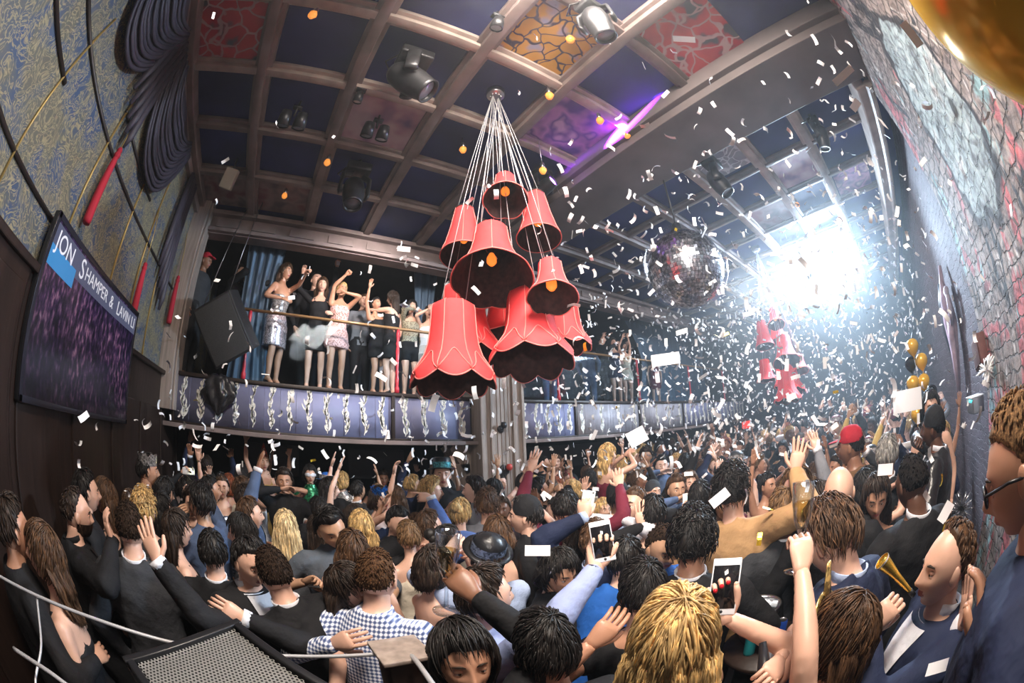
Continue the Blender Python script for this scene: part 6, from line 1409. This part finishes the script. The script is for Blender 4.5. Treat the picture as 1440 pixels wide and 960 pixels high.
m_a = P(812, 755, 1.60, -20, 'woman with long ash-brown hair and pink sequins behind the headband woman', sex='f', top='top', mat='sequin', col='pink', sleeve=1.0, hair='wavy', haircol='dark', L='phone')
m_b = P(838, 762, 1.62, 10, 'man in lilac-collared navy suit holding up a silver phone', top='suit', col='navy', hair='short', haircol='brown', L=('px', 822, 728, -.05), handL='grip', hdL=(0, 1, 0), shirtcol='lightblue')
phone(m_b, 'L', 'silver phone seen from its back, held up in front of the pillar side', nrm=(0, 0, -1), up=(.2, 1, 0))
m_c = P(892, 712, 1.68, -140, 'man whistling with two fingers at his lips beside a raised fist', top='shirt', col='white', hair='short', haircol='brown', skin='light', R='face', L='face', nod=-.2)
P(918, 724, 1.66, 0, 'man with black hair and raised black sleeve, fingers spread', top='sweater', col='black', hair='short', haircol='black', L=('px', 902, 740, -.1), handL='open', hdL=(0, 1, 0), hnL=(0, 0, 1))
m_d = P(985, 700, 1.66, 20, 'dark-haired man with white cuff holding up a bright phone', top='suit', hair='short', haircol='black', L=('px', 962, 728, -.05), handL='grip', hdL=(-.2, 1, 0))
phone(m_d, 'L', 'phone with a bright pale-green screen above the dark-haired heads', lit=True, nrm=(0, 0, 1), up=(0, 1, 0), size=(.085, .16, .009))
P(932, 770, 1.62, 150, 'man with shorn head and cobalt-blue shirt, behind the black T-shirt', top='shirt', col='cobalt', hair='buzz', haircol='dark', skin='olive', nod=.35)
P(880, 790, 1.56, 20, 'person in cobalt jacket bending low beside the light-blue sleeve', top='suit', col='cobalt', shirtcol=False, hair='short', haircol='black', lean=.4)
P(868, 700, 1.68, -10, 'man with reddish-lit face and black cap in the thick of the crowd', top='suit', hat='beanie', hatcol='black', hair='short', haircol='black', skin='brown')
P(1100, 720, 1.66, -20, 'bearded man in charcoal tie facing the camel coat', top='suit', col='charcoal', tie=True, tiecol='charcoal', hair='short', haircol='lightbrown', beard=True)
P(1120, 690, 1.74, 185, 'fair man with stubble, dark suit and loosened tie', top='suit', tie=True, tiecol='purple', hair='quiff', haircol='lightbrown', skin='light', beard=True)
P(1150, 712, 1.66, 160, 'person in black fur collar beside the bald man', sex='f', top='shirt', col='black', sleeve=1, hair='bob', haircol='dark', L='face')
P(1248, 640, 1.76, 10, 'man with grey fuzzy hair seen from behind, near the gold balloons', top='suit', hair='short', haircol='grey', skin='brown')
# ---- balcony guests, feet on the balcony floor
BF = EYE+.66
def balc(px, py, Y, f, label, **sp):
    d = ray(px, py); k = Y/d.y; h = math.hypot(d.x, d.y)*k
    sp.setdefault('vox', .016)
    global PLAST; info = PLAST = P(px, py, 0, f, label, 'guests dancing on the balcony', dist=h, floor=BF, **sp); return info
balc(290, 368, 5.6, 130, 'person in red cap behind the hanging loudspeaker on the balcony', top='sweater', col='charcoal', hat='cap', hatcol='red', skin='brown', hair='buzz')
balc(337, 384, 6.1, 110, 'dark-haired person drinking beside the blue drape on the balcony', top='sweater', col='black', hair='short', haircol='black', R='face')
balc(402, 383, 5.72, 130, 'balcony woman in white sequined miniskirt pointing her phone lamp', sex='f', top='top', mat='sequin', col='silver', neck=1.30, low='skirt', lowmat='sequin', lowcol=(.75, .62, .64), hair='wavy', haircol='brown', skin='tan', L=('px', 431, 384, -.42), handL='grip', R='bent', heel=.08)
phone(PLAST, 'L', 'phone with its lamp shining, held out by the balcony woman in sequins', nrm=(1, 0, 0), up=(0, 1, 0))
a1 = balc(383, 400, 6.1, 150, 'guest in black jacket behind the white miniskirt on the balcony', sex='f', top='shirt', col='black', sleeve=1.0, hair='bob', haircol='black', R='phone')
balc(453, 402, 5.8, 180, 'laughing balcony woman in black with wavy brown hair, hand raised', sex='f', top='dress', col='black', sleeve=1.0, neck=1.38, hair='wavy', haircol='brown', smile=True, R='wave', L='bent', heel=.08)
a2 = balc(445, 395, 6.3, 160, 'guest holding a pale phone high at the back of the balcony', top='sweater', col='black', hair='short', haircol='black', L='up', handL='grip')
phone(a2, 'L', 'white phone held high above the balcony guests', nrm=(0, 0, -1), up=(0, 1, 0))
balc(481, 408, 5.68, 160, 'balcony woman in cream spotted minidress with one arm flung up', sex='f', top='dress', mat='spots', col='pink', neck=1.36, hair='updo', haircol='blonde', skin='tan', hem=.70, R=('px', 487, 386), handR='fist', L='face', heel=.08)
balc(529, 428, 5.75, 140, 'dancing balcony woman with arm straight up and a purple belt bag', sex='f', top='dress', col='black', hair='updo', haircol='black', skin='tan', hem=.68, R=('px', 520, 400), handR='open', L='bent', heel=.08, sidelean=.2)
balc(552, 420, 5.75, -60, 'balcony woman with very long dark hair in a black and silver dress', sex='f', top='dress', col='black', hair='long', haircol='dark', hem=.62, L='fwd', heel=.08)
balc(579, 432, 5.85, 150, 'balcony woman in spotted top and black shorts', sex='f', top='top', mat='spots', col=(.3, .28, .2), sleeve=1.0, low='shorts', hair='bob', haircol='black', R='face', heel=.06)
balc(603, 440, 5.8, 170, 'balcony woman in white top raising a small camera', sex='f', top='top', col='white', sleeve=0, low='skirt', lowcol='silver', hair='long', haircol='dark', R='phone', L='phone', heel=.08)
balc(512, 425, 6.4, 170, 'guest in grey half hidden behind the dancers on the balcony', top='shirt', col='grey', hair='short', haircol='brown')
balc(846, 478, 5.9, 100, 'man in black jacket leaning over the balcony rail right of the lampshades', top='suit', hair='short', haircol='black', R='hug', L='wave')
balc(862, 482, 5.8, 150, 'balcony woman in navy top and bare legs beside the man in black', sex='f', top='dress', col='navy', hair='bob', haircol='dark', hem=.72, R='wave', L='fwd', heel=.08)
balc(878, 488, 5.75, 150, 'balcony woman in cream minidress with both elbows raised', sex='f', top='dress', col='cream', hair='bob', haircol='black', hem=.70, R='upin', L='upin', heel=.08)
balc(826, 488, 6.1, 20, 'guest in blue-grey standing behind the glass, near the lampshades', top='shirt', col='denim', hair='short', haircol='brown', lowcol='denim')
balc(918, 505, 6.2, 170, 'guest in mauve behind the confetti on the balcony', sex='f', top='dress', col='burgundy', hair='long', haircol='dark')
balc(770, 480, 6.3, 175, 'guest in pale blue behind the glass beside the pillar', top='shirt', col='lightblue', hair='short', haircol='brown', lowcol='denim')
# ================================================================== the packed crowd: one figure of each kind, copied person by person
rc = random.Random(11)
kinds = []
def kind(desc, n=1, **sp):
    sp.setdefault('vox', .024); sp['seed'] = len(kinds)+2; kinds.append((desc, sp, figure(sp), n))
kind('man in a dark suit', top='suit', hair='short', L='down', R='bent')
kind('man in a dark suit with one arm raised', top='suit', hair='short', L='bent', R='up', handR='open')
kind('man in a shirt with both arms up', top='shirt', hair='short', L='up', R='wave', handL='open', handR='open')
kind('man in a shirt holding his hand to his face', top='shirt', hair='quiff', L='bent', R='face')
kind('man in a T-shirt with curly hair', top='tee', hair='curly', L='hug', R='bent')
kind('man in a shirt and beanie', top='shirt', hair='buzz', hat='beanie', L='bent', R='drink', handR='grip')
kind('man in a bowler hat', top='suit', hair='short', hat='bowler', L='wave', R='bent', handL='open')
kind('woman with long hair in a sleeveless dress', sex='f', top='dress', hair='long', L='bent', R='down')
kind('woman with long hair raising one arm', sex='f', top='dress', hair='long', L='bent', R='up', handR='open')
kind('woman with wavy hair and both arms up', sex='f', top='dress', hair='wavy', L='up', R='upin', handL='open', handR='open')
kind('woman with wavy hair holding her hands to her face', sex='f', top='dress', hair='wavy', L='phone', R='phone', handL='grip', handR='grip')
kind('woman with a bob', sex='f', top='shirt', sleeve=1.0, hair='bob', L='drink', R='bent', handL='grip')
kind('woman with pinned-up hair waving', sex='f', top='dress', mat='sequin', hair='updo', L='wave', R='drink', handL='open', handR='grip')
kind('woman in a tiara', sex='f', top='dress', mat='sequin', hair='bun', hat='tiara', L='bent', R='up', handR='open')
pts = []
def ok(x, y):
    for (a, b_, c_, d_) in PEOPLE:
        if math.hypot(x-a, y-b_) < .34: return False
    for (a, b_) in pts:
        if math.hypot(x-a, y-b_) < (.40 if x < 5 else .46): return False
    return True
tries = 0
while tries < 9000 and len(pts) < 210:
    tries += 1; x = rc.uniform(-1.4, 11.8); y = rc.uniform(-.85, 6.4)
    if y > 5.2 and x < 3.6 and rc.random() < .55: continue
    if 1.9 < x < 3.95 and 4.75 < y < 6.05: continue
    if y > 7: continue
    if x < 3.6 and y < -.6: continue
    if 2.2 < x < 2.9 and -.35 < y < .15: continue
    h = math.hypot(x, y)
    if h < 2.15: continue
    p = proj((x, y, 1.6))
    if not (-30 < p[0] < 1400 and p[1] < 980): continue
    if ok(x, y): pts.append((x, y))
WHERE = [(-99, 235, 'by the dark wainscot under the television'), (235, 330, 'in the dark left of the painted balcony panels'), (330, 470, 'below the painted balcony panels'), (470, 570, 'below the spotted minidress on the balcony'), (570, 660, 'left of the timber pillar'),
         (660, 730, 'in front of the timber pillar'), (730, 800, 'just right of the timber pillar'), (800, 870, 'below the pale balcony panels'), (870, 940, 'below the mirror ball, left side'), (940, 1010, 'below the mirror ball, right side'), (1010, 1080, 'beneath the small red sign'),
         (1080, 1150, 'beyond the raised camel sleeve'), (1150, 1215, 'beyond the red baseball cap'), (1215, 1280, 'beneath the gold balloons'), (1280, 1500, 'beside the brick wall')]
HW = [('black', 5, 'black'), ('dark', 5, 'dark brown'), ('brown', 4, 'brown'), ('lightbrown', 2, 'light brown'), ('blonde', 3, 'blond'), ('red', 1, 'red-brown')]
CW = [('black', 7, 'black'), ('navy', 2, 'navy'), ('charcoal', 3, 'charcoal'), ('white', 2, 'white'), ('grey', 1, 'grey'), ('burgundy', 1, 'burgundy'), ('denim', 1, 'denim-blue'), ('red', .5, 'red'), ('silver', .8, 'silver'), ('cream', .6, 'cream'), ('gold', .6, 'gold'), ('lightblue', .6, 'light blue')]
def pick(T): 
    return rc.choices(T, [t[1] for t in T])[0]
used = set()
for (x, y) in pts:
    desc, sp0, out, _ = rc.choice(kinds)
    sp = dict(sp0); hcn = pick(HW); cc = pick(CW)
    if sp.get('top') == 'suit' and cc[0] in ('red', 'silver', 'cream', 'gold', 'white'): cc = CW[0]
    if sp.get('mat') == 'sequin' and cc[0] in ('black', 'navy', 'charcoal'): cc = CW[8]
    sk = rc.choices(['light', 'pale', 'tan', 'olive', 'brown', 'dark'], [5, 3, 3, 3, 1.2, .8])[0]
    sp.update(haircol=hcn[0], col=cc[0], skin=sk, hatcol=rc.choice(['black', 'charcoal', 'burgundy']))
    h = math.hypot(x, y); ang = math.atan2(y, x)
    # most look about the room, many towards the light at the far end
    f = rc.choice([0, 25, -30, 70, 90, -80, 140, 180, -150, 110, -100, 165]) + rc.uniform(-25, 25)
    s = rc.uniform(.94, 1.07)*(1.0 if sp.get('sex', 'm') == 'm' else .97)
    if h > 6: s *= rc.uniform(1.0, 1.10)
    pr = proj((x, y, 1.62*s)); wh = next(w for a, b_, w in WHERE if a <= pr[0] < b_)
    near = 'far back' if h > 7 else ('midway' if h > 4 else 'near')
    look = 'turned away' if abs(((f+180) % 360)-180) < 60 else ('facing out' if abs(((f+180) % 360)-180) > 120 else 'in profile')
    cands = [f"{desc}, {cc[2]} top, {hcn[2]} hair, {look}, {wh}", f"{desc}, {cc[2]} top, {hcn[2]} hair, {wh}", f"{desc}, {cc[2]} top, {wh}", f"{desc}, {wh}", f"{desc}, {cc[2]} clothes", desc]
    cands = [c_ for c_ in cands if len(c_.replace('-', ' ').replace(',', ' ').split()) <= 16]
    lab = next((c_ for c_ in cands if c_ not in used), cands[0] if cands else desc+', '+wh); used.add(lab)
    r = thing('person', lab, 'person', (x, y, 0), ang-math.radians(f)-PI/2, 'packed crowd on the dance floor')
    r.scale = (s, s, s); assemble(sp, out, r)
# ================================================================== confetti in the air
cq = random.Random(21)
MT['conf'] = mat('white_confetti_paper', (.88, .88, .9), .6); MT['confg'] = mat('gold_confetti_foil', (.75, .55, .05), .25, .8)
def paper(w_, l_, bend, fold, m, nm='confetti_strip'):
    mb = MB(); n = 7; vs = []
    for i in range(n):
        u = i/(n-1)-.5; a = bend*u; z = l_*bend*u*u*.5+ (fold*abs(u)*l_)
        for s_ in (-1, 1): vs.append((u*l_*math.cos(a*.5), s_*w_/2, z))
    k = len(vs); vs += [(x, y, z+.0006) for x, y, z in vs]
    fs = [(2*i, 2*i+1, 2*i+3, 2*i+2) for i in range(n-1)]; fs += [tuple(k+c for c in reversed(f)) for f in fs]
    mb.add(vs, fs); return mb
variants = [(paper(.021, .058, b_, f_, None).mesh('confetti', MT['conf']), 'w') for b_, f_ in ((0, 0), (.8, 0), (1.8, 0), (0, .5), (-1.2, 0), (2.6, 0), (.4, .2))]
vgold = [paper(.021, .058, b_, f_, None).mesh('gold_confetti', MT['confg']) for b_, f_ in ((0, 0), (1.2, 0), (0, .4))]
cand = []
n_c = 0
while n_c < 3400:
    x, y, z = cq.uniform(-1.6, 11.5), cq.uniform(-1.05, 5.15), EYE+cq.uniform(-.55, 2.8)
    dens = .35+.65*min(1, max(0, (x+.5)/4))
    if z > EYE+1.6 and x < 2: dens *= .25
    if x < .8 and z > EYE+.5: dens *= .3
    if y > 4 and z < EYE+.1: dens = 1
    if cq.random() > dens: continue
    if (2.6 < x < 3.75 and z > EYE+2.6) or (2.6 < x < 3.8 and y > 4.7) or (y < -.85 and z > EYE+2.6): continue
    d = math.sqrt(x*x+y*y+(z-EYE)**2)
    if d < .95: continue
    p = proj((x, y, z))
    if not (0 < p[0] < 1440 and 0 < p[1] < 700): continue
    if p[0] < 230 and p[1] < 560 and cq.random() < .9: continue
    n_c += 1; cand.append((d, x, y, z))
cand.sort()
def tumble():
    return (cq.uniform(0, 2*PI), cq.uniform(0, 2*PI), cq.uniform(0, 2*PI))
for d, x, y, z in cand[:285]:
    me, k_ = cq.choice(variants); o = bpy.data.objects.new('confetti_strip', me); C.objects.link(o); o.location = (x, y, z); o.rotation_euler = tumble(); q = cq.uniform(.9, 1.5)*(1 if d > 2 else .8); o.scale = (q, q, q)
    tag(o, 'small white paper confetti strip falling through the air', 'confetti', 'white confetti strips in the air')
big = MB()
for d, x, y, z in cand[285:]:
    me = cq.choice(variants)[0]; from mathutils import Euler
    Rm = Euler(tumble()).to_matrix(); q = cq.uniform(1.0, 1.9); v = [Vector((x, y, z))+Rm@(vv.co*q) for vv in me.vertices]; big.add(v, [tuple(p.vertices) for p in me.polygons])
o = big.build('confetti', MT['conf']); tag(o, 'dense cloud of tiny white paper confetti filling the far room', 'confetti', None, 'stuff')
for px, py, d, w_ in ((950, 324, 3.2, 'in front of the mirror ball'), (1020, 470, 3.4, 'left of the far lampshades'), (1008, 472, 3.5, 'beside another gold flake left of the far lampshades'), (1175, 551, 3.3, 'to the right of the far lampshades'), (440, 647, 4.4, 'below the painted panels'), (275, 562, 4.6, 'on the corner of the balcony front'), (868, 572, 3.8, 'in front of the pale balcony panels'), (822, 487, 2.5, 'beside the lower right lampshade'), (1068, 757, 1.9, 'on the back of the camel coat'), (1080, 715, 2.1, 'beside the camel sleeve'), (990, 742, 2.0, 'over the blonde beside the camel coat'), (1325, 675, 2.2, 'in front of the black leather jacket'), (1328, 745, 1.6, 'above the horn blower'), (912, 815, 1.5, 'on the hair of the man in black T-shirt')):
    o = bpy.data.objects.new('gold_confetti_strip', cq.choice(vgold)); C.objects.link(o); o.location = at_d(px, py, d); o.rotation_euler = tumble(); o.scale = (1.1,)*3; tag(o, 'gold foil confetti strip '+w_, 'confetti', 'gold confetti strips')
def card(px, py, d, w_, h_, rot, label, bend=.15):
    mb = paper(h_, w_, bend, 0, None); b = ray(px, py); r_ = Vector((b.y, -b.x, 0)).normalized(); u_ = r_.cross(b); a = r_*math.cos(rot)+u_*math.sin(rot); c_ = -r_*math.sin(rot)+u_*math.cos(rot)
    Mx = Matrix((a, c_, a.cross(c_))).transposed().to_4x4(); Mx.translation = at_d(px, py, d); mb.xf(Mx); o = mb.build('paper_card', MT['white']); tag(o, label, 'paper', 'large paper cards in the air')
card(1276, 563, 1.25, .105, .062, -.05, 'large white paper card floating in front of the balloons')
card(1186, 106, 1.6, .115, .028, .05, 'long white paper strip near the graffiti wall edge at the ceiling')
card(1282, 48, 1.3, .035, .075, -.2, 'white paper strip in front of the graffiti wall beside the gold balloon')
card(962, 55, 2.2, .12, .035, -.5, 'long curled white strip under the navy ceiling, right of the gold mural', .8)
card(896, 1008 and 614, 2.0, .10, .08, .4, 'folded white paper flake in front of the pale balcony panels', .9)
card(568, 350, 3.0, .10, .04, -.05, 'white paper strip in front of the balcony beam')
card(1203, 148, 1.9, .06, .035, .3, 'small white flake beside the ceiling edge channel')
card(1330, 720, 1.3, .06, .035, 1.0, 'white paper card above the horn blower')
card(1245, 660, 1.9, .08, .05, -.1, 'white paper card in front of the grey-haired man')
card(1012, 700, 1.9, .10, .05, .6, 'white paper card tilted in front of the curly dark hair')
card(1318, 938, 1.0, .055, .03, .25, 'white paper strip lying on the navy sleeve near the bottom')
card(855, 775, 1.7, .05, .03, -.1, 'white paper scrap beside the silver phone')
card(756, 774, 1.6, .10, .045, -.05, 'white folded paper beside the man in round hat')
card(936, 505, 3.4, .25, .10, .0, 'broad white sheet in the air left of the far lampshades')
for o in list(WSC.collection.objects): bpy.data.objects.remove(o)
bpy.data.scenes.remove(WSC)
# ================================================================== haze: thin over the near crowd, thick around the stage lamps
def haze(x0, x1, dens, label):
    hz = MB(); hz.box(((x0+x1)/2, 2.03, 2.68), (x1-x0, 6.4, 5.3)); m = bpy.data.materials.new('stage_haze'); ho = hz.build('haze', m, smooth=False); tag(ho, label, 'haze', None, 'stuff')
    m.use_nodes = True; ht = m.node_tree; ht.nodes.clear(); ou = ht.nodes.new('ShaderNodeOutputMaterial'); vs_ = ht.nodes.new('ShaderNodeVolumeScatter')
    vs_.inputs['Density'].default_value = dens; vs_.inputs['Anisotropy'].default_value = .6; vs_.inputs['Color'].default_value = (.86, .93, 1, 1); ht.links.new(vs_.outputs[0], ou.inputs['Volume'])
haze(-1.84, 4.6, .008, 'very thin stage haze over the near half of the room')
haze(4.61, 13.1, .025, 'thick blue-white stage haze around the blinding lamp')
